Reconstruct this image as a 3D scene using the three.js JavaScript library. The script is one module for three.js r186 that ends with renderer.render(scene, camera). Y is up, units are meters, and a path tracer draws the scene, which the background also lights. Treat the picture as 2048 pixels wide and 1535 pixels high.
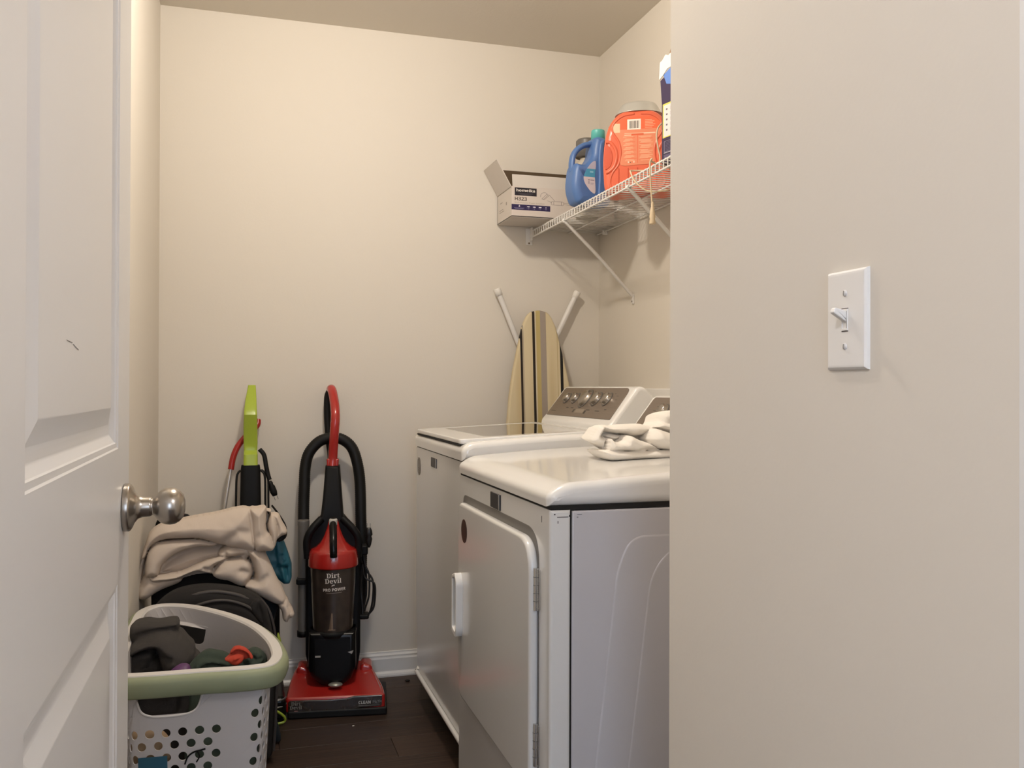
import * as THREE from 'three';
import { RoundedBoxGeometry } from 'three/addons/geometries/RoundedBoxGeometry.js';
import { mergeGeometries } from 'three/addons/utils/BufferGeometryUtils.js';
import { ImprovedNoise } from 'three/addons/math/ImprovedNoise.js';

// ------------------------------------------------------------------ camera, sky, exposure
const scene = new THREE.Scene();
const camera = new THREE.PerspectiveCamera(46.43, 2048 / 1535, 0.05, 60);
camera.position.set(0, 1.0893, 0);
camera.rotation.set(0.0045, -0.2931, 0.0032, 'YXZ');
scene.background = new THREE.Color(0.62, 0.76, 1.0);      // overcast blue daylight outside the hall window
scene.backgroundIntensity = 7.0;
const LAMP = { x: 0.30, y: 2.385, z: -2.12, power: 4.0, color: new THREE.Color(1, 0.905, 0.79) };
const HALL_FILL_LAMPS = [{ x: -0.6, y: 2.33, z: 0.12, power: 4.5, color: new THREE.Color(0.97, 0.95, 1.0) }, { x: 0.95, y: 2.33, z: 0.4, power: 4.3, color: new THREE.Color(0.97, 0.95, 1.0) }];  // unseen lamps added in the hall to brighten the doorway side of the room
const renderer = new THREE.WebGLRenderer({ antialias: true });
renderer.toneMapping = THREE.LinearToneMapping;
renderer.toneMappingExposure = 1.0;
renderer.shadowMap.enabled = true;

// ------------------------------------------------------------------ helpers
const V = (x, y, z) => new THREE.Vector3(x, y, z);
let seed = 7;
const rnd = () => { seed = (seed * 1664525 + 1013904223) >>> 0; return seed / 4294967296; };
const perlin = new ImprovedNoise();
const used = new Map();
function numbered(name) { const n = used.get(name) ?? 0; used.set(name, n + 1); return n ? name + '_' + String(n).padStart(3, '0') : name; }
function mesh(name, geo, mat, parent = scene, label) {
  const m = new THREE.Mesh(geo, mat); m.castShadow = m.receiveShadow = true;
  m.name = parent === scene ? numbered(name) : name;
  if (parent !== scene) { let k = 1; while (parent.children.some((c) => c.name === m.name)) m.name = name + '_' + String(k++).padStart(3, '0'); }
  parent.add(m); if (label) m.userData.label = label; return m;
}
function tag(o, label, category, group) { o.userData.label = label; o.userData.category = category; if (group) o.userData.group = group; return o; }
function struct(o) { o.userData.kind = 'structure'; return o; }
function thing(name, label, category, pos = [0, 0, 0], turn = 0, group) {
  const g = new THREE.Group(); g.name = numbered(name); g.position.set(...pos); g.rotation.y = turn; scene.add(g);
  return label ? tag(g, label, category, group) : g;
}
function uvm(g, s = 1) {                                     // uv in metres (times s), by each vertex's dominant normal
  const p = g.attributes.position, n = g.attributes.normal, uv = new Float32Array(p.count * 2);
  for (let i = 0; i < p.count; i++) {
    const x = Math.abs(n.getX(i)), y = Math.abs(n.getY(i)), z = Math.abs(n.getZ(i));
    const [a, b] = y >= x && y >= z ? [p.getX(i), p.getZ(i)] : x >= z ? [p.getZ(i), p.getY(i)] : [p.getX(i), p.getY(i)];
    uv[2 * i] = a * s; uv[2 * i + 1] = b * s;
  }
  g.setAttribute('uv', new THREE.BufferAttribute(uv, 2)); return g;
}
const box = (x0, x1, y0, y1, z0, z1) => uvm(new THREE.BoxGeometry(x1 - x0, y1 - y0, z1 - z0).translate((x0 + x1) / 2, (y0 + y1) / 2, (z0 + z1) / 2));
const rbox = (x0, x1, y0, y1, z0, z1, r = 0.004, s = 3) => uvm(new RoundedBoxGeometry(Math.abs(x1 - x0), Math.abs(y1 - y0), Math.abs(z1 - z0), s, r).translate((x0 + x1) / 2, (y0 + y1) / 2, (z0 + z1) / 2));
function merge(list) { return mergeGeometries(list.map((g) => { const h = g.index ? g.toNonIndexed() : g; for (const k of Object.keys(h.attributes)) if (!['position', 'normal', 'uv'].includes(k)) h.deleteAttribute(k); if (!h.attributes.uv) uvm(h); return h; })); }
const curve = (pts, closed = false, t = 0.5) => new THREE.CatmullRomCurve3(pts.map((p) => V(...p)), closed, 'catmullrom', t);
const tube = (pts, r, n = 48, sides = 10, closed = false) => new THREE.TubeGeometry(curve(pts, closed), n, r, sides, closed);
function rod(a, b, r, sides = 10) {                          // straight capped bar
  const A = V(...a), B = V(...b), d = B.clone().sub(A), g = new THREE.CylinderGeometry(r, r, d.length(), sides);
  g.applyQuaternion(new THREE.Quaternion().setFromUnitVectors(V(0, 1, 0), d.normalize())); const c = A.add(B).multiplyScalar(0.5);
  return g.translate(c.x, c.y, c.z);
}
const lathe = (prof, n = 40) => new THREE.LatheGeometry(prof.map(([r, y]) => new THREE.Vector2(r, y)), n);
function shape(pts, smooth = false) {
  const s = new THREE.Shape();
  if (smooth) { const c = new THREE.CatmullRomCurve3(pts.map(([x, y]) => V(x, y, 0)), true, 'centripetal').getPoints(pts.length * 6); s.setFromPoints(c.slice(0, -1).map((p) => new THREE.Vector2(p.x, p.y))); }
  else s.setFromPoints(pts.map(([x, y]) => new THREE.Vector2(x, y)));
  return s;
}
function roundPoly(pts, r) {                                  // polygon with rounded corners; r is one radius or one per corner
  const s = new THREE.Shape(), n = pts.length;
  for (let i = 0; i < n; i++) {
    const p = new THREE.Vector2(...pts[i]), a = new THREE.Vector2(...pts[(i + n - 1) % n]).sub(p), b = new THREE.Vector2(...pts[(i + 1) % n]).sub(p);
    const k = Math.min(Array.isArray(r) ? r[i] : r, a.length() / 2.01, b.length() / 2.01), u = p.clone().add(a.setLength(k)), v = p.clone().add(b.setLength(k));
    if (k < 1e-6) { i ? s.lineTo(p.x, p.y) : s.moveTo(p.x, p.y); continue; }
    i ? s.lineTo(u.x, u.y) : s.moveTo(u.x, u.y); s.quadraticCurveTo(p.x, p.y, v.x, v.y);
  }
  s.closePath(); return s;
}
function ext(s, depth, bevel = 0, seg = 3, curveSegments = 16) {   // extruded from z = 0 to z = depth, the bevel kept inside that depth and inside the outline
  const g = new THREE.ExtrudeGeometry(s, { depth: Math.max(depth - 2 * bevel, 1e-4), bevelEnabled: bevel > 0, bevelThickness: bevel, bevelSize: bevel, bevelOffset: -bevel, bevelSegments: seg, curveSegments });
  g.translate(0, 0, bevel); return g;
}
function soft(g, angle = 0.7) {                               // area-weighted normals, kept sharp where faces meet at more than the angle
  const q = g.index ? g.toNonIndexed() : g, p = q.attributes.position, n = p.count, at = new Map(), N = [], key = [], c = Math.cos(angle);
  const A = V(), B = V(), C = V();
  for (let i = 0; i < n; i += 3) {
    A.fromBufferAttribute(p, i); B.fromBufferAttribute(p, i + 1); C.fromBufferAttribute(p, i + 2);
    const f = B.clone().sub(A).cross(C.clone().sub(A)), l = f.length() || 1e-12, u = f.clone().divideScalar(l); N.push({ f, u });
    for (let k = 0; k < 3; k++) { const h = [p.getX(i + k), p.getY(i + k), p.getZ(i + k)].map((v) => Math.round(v * 2e5)).join(); key.push(h); (at.get(h) ?? at.set(h, []).get(h)).push(i / 3); }
  }
  const out = new Float32Array(n * 3), s = V();
  for (let i = 0; i < n; i++) { const me = N[(i / 3) | 0].u; s.set(0, 0, 0); for (const t of at.get(key[i])) if (N[t].u.dot(me) > c) s.add(N[t].f); if (s.lengthSq() < 1e-30) s.copy(me); s.normalize(); out.set([s.x, s.y, s.z], i * 3); }
  q.setAttribute('normal', new THREE.BufferAttribute(out, 3)); return q;
}
const faceX = (g, x) => g.rotateY(-Math.PI / 2).translate(x, 0, 0);   // a shape drawn in (z, y) laid on the plane x; it grows towards -x

function loft(rings, cap = true) {                            // closed rings of equal count joined by quads, ends capped
  const P = [], n = rings[0].length, tri = (a, b, c) => P.push(...a, ...b, ...c);
  for (let i = 1; i < rings.length; i++) for (let k = 0; k < n; k++) { const a = rings[i - 1][k], b = rings[i - 1][(k + 1) % n], c = rings[i][(k + 1) % n], d = rings[i][k]; tri(a, b, c); tri(a, c, d); }
  if (cap) for (const [r, f] of [[rings[0], 1], [rings[rings.length - 1], 0]]) { const m = [0, 1, 2].map((q) => r.reduce((s, p) => s + p[q], 0) / n); for (let k = 0; k < n; k++) f ? tri(m, r[(k + 1) % n], r[k]) : tri(m, r[k], r[(k + 1) % n]); }
  const g = new THREE.BufferGeometry(); g.setAttribute('position', new THREE.BufferAttribute(new Float32Array(P), 3)); g.computeVertexNormals(); return g;
}
const ringXZ = (cx, y, cz, hx, hz, e = 3, n = 28) => Array.from({ length: n }, (_, i) => { const a = -2 * Math.PI * i / n, c = Math.cos(a), s = Math.sin(a); return [cx + hx * Math.sign(c) * Math.abs(c) ** (2 / e), y, cz + hz * Math.sign(s) * Math.abs(s) ** (2 / e)]; });   // super-ellipse
function ribbed(pts, r, n, sides, depth) {                    // corrugated hose
  const c = curve(pts), g = new THREE.TubeGeometry(c, n, r, sides), p = g.attributes.position, q = V();
  for (let i = 0; i <= n; i++) { const o = c.getPointAt(i / n), k = 1 - (i % 2) * depth; for (let j = 0; j <= sides; j++) { const v = i * (sides + 1) + j; q.fromBufferAttribute(p, v).sub(o).multiplyScalar(k).add(o); p.setXYZ(v, q.x, q.y, q.z); } }
  g.computeVertexNormals(); return g;
}

// height field of overlapping folds -> closed cloth body (surface nets)
function segDist(px, py, P) {
  let d = 1e9, inside = false;
  for (let i = 0, n = P.length, j = n - 1; i < n; j = i++) {
    const ax = P[j][0], ay = P[j][1], bx = P[i][0], by = P[i][1], ex = bx - ax, ey = by - ay;
    const t = Math.max(0, Math.min(1, ((px - ax) * ex + (py - ay) * ey) / (ex * ex + ey * ey + 1e-12)));
    const qx = px - ax - t * ex, qy = py - ay - t * ey; d = Math.min(d, qx * qx + qy * qy);
    if ((ay > py) !== (by > py) && px < (bx - ax) * (py - ay) / (by - ay) + ax) inside = !inside;
  }
  return inside ? Math.sqrt(d) : -Math.sqrt(d);
}
function lineDist(px, py, P) {
  let d = 1e9;
  for (let i = 1; i < P.length; i++) {
    const ax = P[i - 1][0], ay = P[i - 1][1], ex = P[i][0] - ax, ey = P[i][1] - ay;
    const t = Math.max(0, Math.min(1, ((px - ax) * ex + (py - ay) * ey) / (ex * ex + ey * ey + 1e-12)));
    d = Math.min(d, Math.hypot(px - ax - t * ex, py - ay - t * ey));
  }
  return d;
}
const smoothPoly = (pts) => { const c = new THREE.CatmullRomCurve3(pts.map(([x, y]) => V(x, y, 0)), true, 'centripetal').getPoints(pts.length * 4); return c.slice(0, -1).map((p) => [p.x, p.y]); };
// layers: { p: outline, z: rise of its base, t: puff, r: rounding, sharp }, creases: { p, d, w }, lean: dz per metre of height
function cloth({ layers, creases = [], cell = 0.003, back = 0.03, lean = 0, y0 = 0, noise = 0.002, scale = 30, relax = 2 }) {
  const L = layers.map((l) => ({ z: 0, t: 0.02, r: 0.03, ...l, p: l.sharp ? l.p : smoothPoly(l.p) }));
  let x0 = 1e9, x1 = -1e9, ya = 1e9, yb = -1e9, top = 0;
  for (const l of L) { for (const [x, y] of l.p) { x0 = Math.min(x0, x); x1 = Math.max(x1, x); ya = Math.min(ya, y); yb = Math.max(yb, y); } top = Math.max(top, l.z + l.t); }
  x0 -= 2 * cell; x1 += 2 * cell; ya -= 2 * cell; yb += 2 * cell;
  const za = -back - 3 * cell, zb = top + 0.012 + 3 * cell, nx = Math.ceil((x1 - x0) / cell) + 1, ny = Math.ceil((yb - ya) / cell) + 1, nz = Math.ceil((zb - za) / cell) + 1;
  const F = new Float32Array(nx * ny), B = new Float32Array(nx * ny);
  const puff = (d, r) => Math.sqrt(Math.max(0, 1 - (1 - Math.min(d / r, 1)) ** 2));
  for (let j = 0; j < ny; j++) for (let i = 0; i < nx; i++) {
    const x = x0 + i * cell, y = ya + j * cell; let f = -1e9, D = -1e9;
    for (const l of L) { const d = segDist(x, y, l.p); D = Math.max(D, d); f = Math.max(f, d > 0 ? l.z + l.t * puff(d, l.r) + (l.tilt ? l.tilt[0] * x + l.tilt[1] * y : 0) : (l.z <= 0.004 ? l.z + 3 * d : -1 + d)); }
    if (D > 0) {
      const e = Math.min(1, D / 0.02);
      f += e * noise * (perlin.noise(x * scale, y * scale, 1.7) + 0.5 * perlin.noise(x * scale * 2.3, y * scale * 2.3, 5.1));
      for (const c of creases) { const q = lineDist(x, y, c.p); f += e * c.d * Math.exp(-((q / c.w) ** 2)); }
      f = Math.max(f, -back * 0.5);
    }
    F[j * nx + i] = Math.max(f, -1); B[j * nx + i] = D > 0 ? -back * puff(D, 0.03) : -3 * D;
  }
  const val = (i, j, k) => { const z = za + k * cell, q = j * nx + i; return Math.min(F[q] - z, z - B[q]); };
  const g = nets(nx, ny, nz, val, (a) => [x0 + a[0] * cell, ya + a[1] * cell, za + a[2] * cell], relax);
  const p = g.attributes.position; for (let i = 0; i < p.count; i++) p.setZ(i, p.getZ(i) + lean * (p.getY(i) - y0));
  g.computeVertexNormals();
  const uv = new Float32Array(p.count * 2); for (let i = 0; i < p.count; i++) { uv[2 * i] = p.getX(i); uv[2 * i + 1] = p.getY(i) + p.getZ(i); }
  g.setAttribute('uv', new THREE.BufferAttribute(uv, 2)); return g;
}
function nets(nx, ny, nz, val, pos, relax) {
  const s = new Float32Array(nx * ny * nz), id = (i, j, k) => (k * ny + j) * nx + i;
  for (let k = 0; k < nz; k++) for (let j = 0; j < ny; j++) for (let i = 0; i < nx; i++) s[id(i, j, k)] = val(i, j, k);
  const vid = new Int32Array(nx * ny * nz).fill(-1), P = [], I = [];
  const C = [[0, 0, 0], [1, 0, 0], [0, 1, 0], [1, 1, 0], [0, 0, 1], [1, 0, 1], [0, 1, 1], [1, 1, 1]], E = [[0, 1], [2, 3], [4, 5], [6, 7], [0, 2], [1, 3], [4, 6], [5, 7], [0, 4], [1, 5], [2, 6], [3, 7]];
  for (let k = 0; k < nz - 1; k++) for (let j = 0; j < ny - 1; j++) for (let i = 0; i < nx - 1; i++) {
    const c = C.map(([a, b, d]) => s[id(i + a, j + b, k + d)]); let m = 0; for (let q = 0; q < 8; q++) if (c[q] > 0) m++;
    if (m === 0 || m === 8) continue;
    const v = [0, 0, 0]; let n = 0;
    for (const [a, b] of E) if ((c[a] > 0) !== (c[b] > 0)) { const t = c[a] / (c[a] - c[b]); for (let q = 0; q < 3; q++) v[q] += C[a][q] + t * (C[b][q] - C[a][q]); n++; }
    vid[id(i, j, k)] = P.length; P.push([i + v[0] / n, j + v[1] / n, k + v[2] / n]);
  }
  const quad = (a, b, c, d, flip) => { if (a < 0 || b < 0 || c < 0 || d < 0) return; flip ? I.push(a, c, b, a, d, c) : I.push(a, b, c, a, c, d); };
  for (let k = 1; k < nz - 1; k++) for (let j = 1; j < ny - 1; j++) for (let i = 1; i < nx - 1; i++) {
    const o = s[id(i, j, k)] > 0;
    if (o !== s[id(i + 1, j, k)] > 0) quad(vid[id(i, j - 1, k - 1)], vid[id(i, j, k - 1)], vid[id(i, j, k)], vid[id(i, j - 1, k)], !o);
    if (o !== s[id(i, j + 1, k)] > 0) quad(vid[id(i - 1, j, k - 1)], vid[id(i - 1, j, k)], vid[id(i, j, k)], vid[id(i, j, k - 1)], !o);
    if (o !== s[id(i, j, k + 1)] > 0) quad(vid[id(i - 1, j - 1, k)], vid[id(i, j - 1, k)], vid[id(i, j, k)], vid[id(i - 1, j, k)], !o);
  }
  for (let r = 0; r < relax; r++) {
    const S = P.map(() => [0, 0, 0, 0]);
    for (let t = 0; t < I.length; t += 3) for (let e = 0; e < 3; e++) { const a = I[t + e], b = I[t + (e + 1) % 3]; for (let q = 0; q < 3; q++) { S[a][q] += P[b][q]; S[b][q] += P[a][q]; } S[a][3]++; S[b][3]++; }
    for (let i = 0; i < P.length; i++) if (S[i][3]) for (let q = 0; q < 3; q++) P[i][q] += 0.5 * (S[i][q] / S[i][3] - P[i][q]);
  }
  const g = new THREE.BufferGeometry();
  g.setAttribute('position', new THREE.BufferAttribute(new Float32Array(P.flatMap((p) => pos(p))), 3)); g.setIndex(I); g.computeVertexNormals(); return g;
}

// ------------------------------------------------------------------ textures and materials
function canvas(w, h, draw, repeat) {
  const c = document.createElement('canvas'); c.width = w; c.height = h; const x = c.getContext('2d'); draw(x, w, h);
  const t = new THREE.CanvasTexture(c); t.colorSpace = THREE.SRGBColorSpace; t.magFilter = THREE.LinearFilter; t.anisotropy = 8;
  if (repeat) t.wrapS = t.wrapT = THREE.RepeatWrapping; return t;
}
function noiseMap(n, metres, f) {                             // tiling grey map of f(u, v) in 0..1 covering so many metres
  const d = new Uint8Array(n * n * 4);
  for (let j = 0; j < n; j++) for (let i = 0; i < n; i++) { const v = Math.max(0, Math.min(255, 255 * f(i / n, j / n))); const o = 4 * (j * n + i); d[o] = d[o + 1] = d[o + 2] = v; d[o + 3] = 255; }
  const t = new THREE.DataTexture(d, n, n); t.wrapS = t.wrapT = THREE.RepeatWrapping; t.magFilter = THREE.LinearFilter; t.repeat.set(1 / metres, 1 / metres); t.needsUpdate = true; return t;
}
const tnoise = (u, v, f, z = 0) => {                          // tiling perlin
  const a = perlin.noise(u * f, v * f, z), b = perlin.noise(u * f - f, v * f, z), c = perlin.noise(u * f, v * f - f, z), d = perlin.noise(u * f - f, v * f - f, z);
  return a * (1 - u) * (1 - v) + b * u * (1 - v) + c * (1 - u) * v + d * u * v;
};
const peel = noiseMap(256, 0.35, (u, v) => 0.5 + 0.35 * tnoise(u, v, 60) + 0.25 * tnoise(u, v, 28, 4));
const weave = noiseMap(256, 0.05, (u, v) => 0.5 + 0.2 * Math.sin(u * 2 * Math.PI * 40) * Math.sin(v * 2 * Math.PI * 40) + 0.35 * tnoise(u, v, 40));
const mottle = noiseMap(128, 0.06, (u, v) => 0.5 + 0.5 * tnoise(u, v, 24));
const brushed = noiseMap(256, 0.08, (u, v) => 0.5 + 0.3 * tnoise(v, 0.37, 90) + 0.12 * tnoise(u, v, 12));
const lin = (r, g, b) => new THREE.Color().setRGB(r, g, b);
function M(r, g, b, rough = 0.5, more = {}) { const P = Object.keys(more).some((k) => /clearcoat|sheen|transmission|ior|anisotropy|thickness|specular/.test(k)); return new (P ? THREE.MeshPhysicalMaterial : THREE.MeshStandardMaterial)({ color: lin(r, g, b), roughness: rough, ...more }); }
const paint = M(0.69, 0.64, 0.565, 0.75, { bumpMap: peel, bumpScale: 0.00022 });
const ceilingPaint = M(0.72, 0.67, 0.585, 0.9, { bumpMap: peel, bumpScale: 0.0005 });
const trimWhite = M(0.74, 0.73, 0.71, 0.35);
const doorWhite = M(0.72, 0.71, 0.70, 0.33);
const enamel = M(0.80, 0.79, 0.77, 0.22, { clearcoat: 0.5, clearcoatRoughness: 0.08 });
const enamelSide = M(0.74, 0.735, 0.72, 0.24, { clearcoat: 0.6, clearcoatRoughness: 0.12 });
const plasticWhite = M(0.80, 0.78, 0.75, 0.4);
const wireWhite = M(0.74, 0.72, 0.69, 0.4);
const nickel = M(0.40, 0.365, 0.325, 0.27, { metalness: 1 });
const chrome = M(0.7, 0.7, 0.7, 0.15, { metalness: 1 });
const black = M(0.006, 0.006, 0.0065, 0.5, { specularIntensity: 0.35 });
const blackGloss = M(0.005, 0.005, 0.0055, 0.25, { specularIntensity: 0.5 });
const darkGap = M(0.01, 0.009, 0.008, 0.9);
const rubber = M(0.007, 0.0068, 0.0065, 0.5, { specularIntensity: 0.5 });
// ------------------------------------------------------------------ the room
const XL = -0.282, XR = 1.391, ZB = -3.385, H = 2.44, ZF = -0.632, XS = 0.6626, ZE = -1.3115;
{ // floor of dark planks running across the room
  const floor = struct(mesh('floor', box(-1.4, 1.5, -0.06, -0.006, -3.5, 2.2), M(0.012, 0.008, 0.006, 0.8)));
  const grain = (hue) => canvas(1024, 128, (x, w, h) => {
    x.fillStyle = `rgb(${58 + hue},${43 + hue * 0.8},${35 + hue * 0.7})`; x.fillRect(0, 0, w, h);
    for (let i = 0; i < 420; i++) {
      const y = rnd() * h, l = 120 + rnd() * 700, s = rnd() * w, d = rnd() < 0.6 ? 0 : 1;
      x.strokeStyle = d ? `rgba(112,84,64,${0.06 + rnd() * 0.16})` : `rgba(22,14,10,${0.08 + rnd() * 0.22})`; x.lineWidth = 0.6 + rnd() * 2.2;
      x.beginPath(); x.moveTo(s, y); x.bezierCurveTo(s + l * 0.3, y + rnd() * 7 - 3.5, s + l * 0.6, y + rnd() * 7 - 3.5, s + l, y + rnd() * 8 - 4); x.stroke();
    }
  });
  const tones = [0, 6, -6, 3].map((h) => new THREE.MeshStandardMaterial({ map: grain(h), roughness: 0.52, bumpMap: mottle, bumpScale: 0.0001 }));
  const W = 0.152, LEN = 1.21;
  const g = new RoundedBoxGeometry(LEN - 0.0016, 0.0065, W - 0.0016, 2, 0.0012);
  { const p = g.attributes.position, uv = g.attributes.uv; for (let i = 0; i < p.count; i++) uv.setXY(i, p.getX(i) / LEN + 0.5, p.getZ(i) / W + 0.5); }
  const cut = (len) => { const q = g.clone(); q.scale(len / LEN, 1, 1); return q; };
  let row = 0;
  for (let z = -3.39 + W / 2; z < 0.2; z += W, row++) {
    const a = -0.29, b = 1.395; let x = a, first = LEN * (0.25 + 0.75 * ((row * 0.37) % 1));
    while (x < b - 0.02) { const l = Math.min(x === a ? first : LEN, b - x); const m = mesh('plank', l > LEN - 0.01 ? g : cut(l), tones[(row * 3 + (x > a ? 1 : 0)) % 4], floor); m.position.set(x + l / 2, -0.00325, z); x += l; }
  }
}
struct(mesh('ceiling', box(-1.4, 1.5, H, H + 0.1, -3.5, 2.2), ceilingPaint));
struct(mesh('wall_back', box(-1.4, 1.5, 0, H, ZB - 0.1, ZB), paint));
struct(mesh('wall_left', box(XL - 0.1, XL, 0, H, ZB, ZF), paint));
struct(mesh('wall_right', box(XR, XR + 0.1, 0, H, ZB, ZF), paint));
struct(mesh('wall_near_right', merge([box(XS, XS + 0.115, 0, H, ZE, ZF), box(XS + 0.115, XR, 0, H, ZE, ZE + 0.115)]), paint));
struct(mesh('wall_front', merge([box(-1.4, -0.205, 0, H, ZF, -0.51), box(XS + 0.005, 1.5, 0, H, ZF, -0.51), box(-0.205, XS + 0.005, 2.06, H, ZF, -0.51)]), paint));
struct(mesh('trim_1', merge([box(-0.205, -0.197, 0, 2.06, ZF, -0.51), box(XS - 0.0, XS + 0.005, 0, 2.06, ZF, -0.51), box(-0.197, XS, 2.045, 2.06, ZF, -0.51),
  rbox(-0.27, -0.2, 0, 2.12, -0.51, -0.494, 0.004), rbox(XS + 0.0, XS + 0.07, 0, 2.12, -0.51, -0.494, 0.004), rbox(-0.27, XS + 0.07, 2.055, 2.12, -0.51, -0.493, 0.004)]), trimWhite));
// the hall the picture is taken from, with its window
struct(mesh('wall_hall_left', box(-1.4, -1.3, 0, H, -0.51, 2.1), paint));
struct(mesh('wall_hall_right', box(1.4, 1.5, 0, H, -0.51, 2.1), paint));
struct(mesh('wall_hall_rear', merge([box(-1.4, -0.75, 0, H, 2.1, 2.2), box(0.55, 1.5, 0, H, 2.1, 2.2), box(-0.75, 0.55, 0, 0.75, 2.1, 2.2), box(-0.75, 0.55, 2.15, H, 2.1, 2.2)]), paint));
{
  const w = struct(thing('window_1'));
  mesh('window_frame', merge([box(-0.75, -0.7, 0.75, 2.15, 2.12, 2.17), box(0.5, 0.55, 0.75, 2.15, 2.12, 2.17), box(-0.7, 0.5, 0.75, 0.8, 2.12, 2.17), box(-0.7, 0.5, 2.1, 2.15, 2.12, 2.17), box(-0.7, 0.5, 1.43, 1.47, 2.12, 2.17)]), trimWhite, w);
  mesh('pane', box(-0.7, 0.5, 0.8, 1.43, 2.143, 2.147), new THREE.MeshPhysicalMaterial({ transmission: 1, thickness: 0, roughness: 0 }), w);
  mesh('pane', box(-0.7, 0.5, 1.47, 2.1, 2.143, 2.147), new THREE.MeshPhysicalMaterial({ transmission: 1, thickness: 0, roughness: 0 }), w);
}
{ // baseboards: moulded board and quarter-round shoe
  const prof = [[0, 0], [0.022, 0], [0.0225, 0.006], [0.020, 0.013], [0.0145, 0.019], [0.0135, 0.021], [0.0135, 0.066], [0.0115, 0.070], [0.0105, 0.073], [0.0105, 0.079], [0.007, 0.084], [0.0055, 0.087], [0.0055, 0.091], [0.004, 0.0925], [0, 0.0925]];
  const run = (len) => ext(shape(prof), len, 0);
  const bb = (name, g) => struct(mesh(name, uvm(g.toNonIndexed ? g : g), trimWhite));
  bb('baseboard_back', run(XR - XL).rotateY(-Math.PI / 2).translate(XR, 0, ZB));
  bb('baseboard_left', run(ZF - ZB - 0.023).translate(XL, 0, ZB + 0.023));
  bb('baseboard_right', run(ZE - ZB - 0.023).rotateY(Math.PI).translate(XR, 0, ZE));
}
// ceiling lamp of the laundry room (above the frame)
{
  const t = thing('ceiling_light', 'round flush ceiling lamp with a frosted dome in the laundry room', 'lamp', [LAMP.x, H, LAMP.z]);
  mesh('base', lathe([[0, 0], [0.155, 0], [0.16, -0.008], [0.155, -0.025], [0.0, -0.025]]), nickel, t);
  mesh('lamp_shade', lathe([[0.148, -0.026], [0.146, -0.05], [0.125, -0.078], [0.08, -0.095], [0, -0.1]]), new THREE.MeshPhysicalMaterial({ color: lin(0.9, 0.88, 0.84), emissive: LAMP.color, emissiveIntensity: 0.8, roughness: 0.7 }), t);
  const l = new THREE.PointLight(LAMP.color, LAMP.power); l.position.set(LAMP.x, LAMP.y, LAMP.z); l.castShadow = true; l.shadow.radius = 3; scene.add(l);
  HALL_FILL_LAMPS.forEach((h, i) => {  // added fill lamps, out of view behind the camera
    const q = thing('ceiling_light', ['added unseen fill lamp with a frosted dome in the hall, left of the doorway', 'added unseen fill lamp with a frosted dome in the hall, right of the doorway'][i], 'lamp', [h.x, H, h.z]);
    mesh('base', t.children[0].geometry, nickel, q);
    mesh('lamp_shade', t.children[1].geometry, new THREE.MeshPhysicalMaterial({ color: lin(0.9, 0.88, 0.84), emissive: h.color, emissiveIntensity: 0.6, roughness: 0.7 }), q);
    const k = new THREE.PointLight(h.color, h.power); k.position.set(h.x, h.y, h.z); k.castShadow = true; k.shadow.radius = 5; scene.add(k);
  });
}
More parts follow.
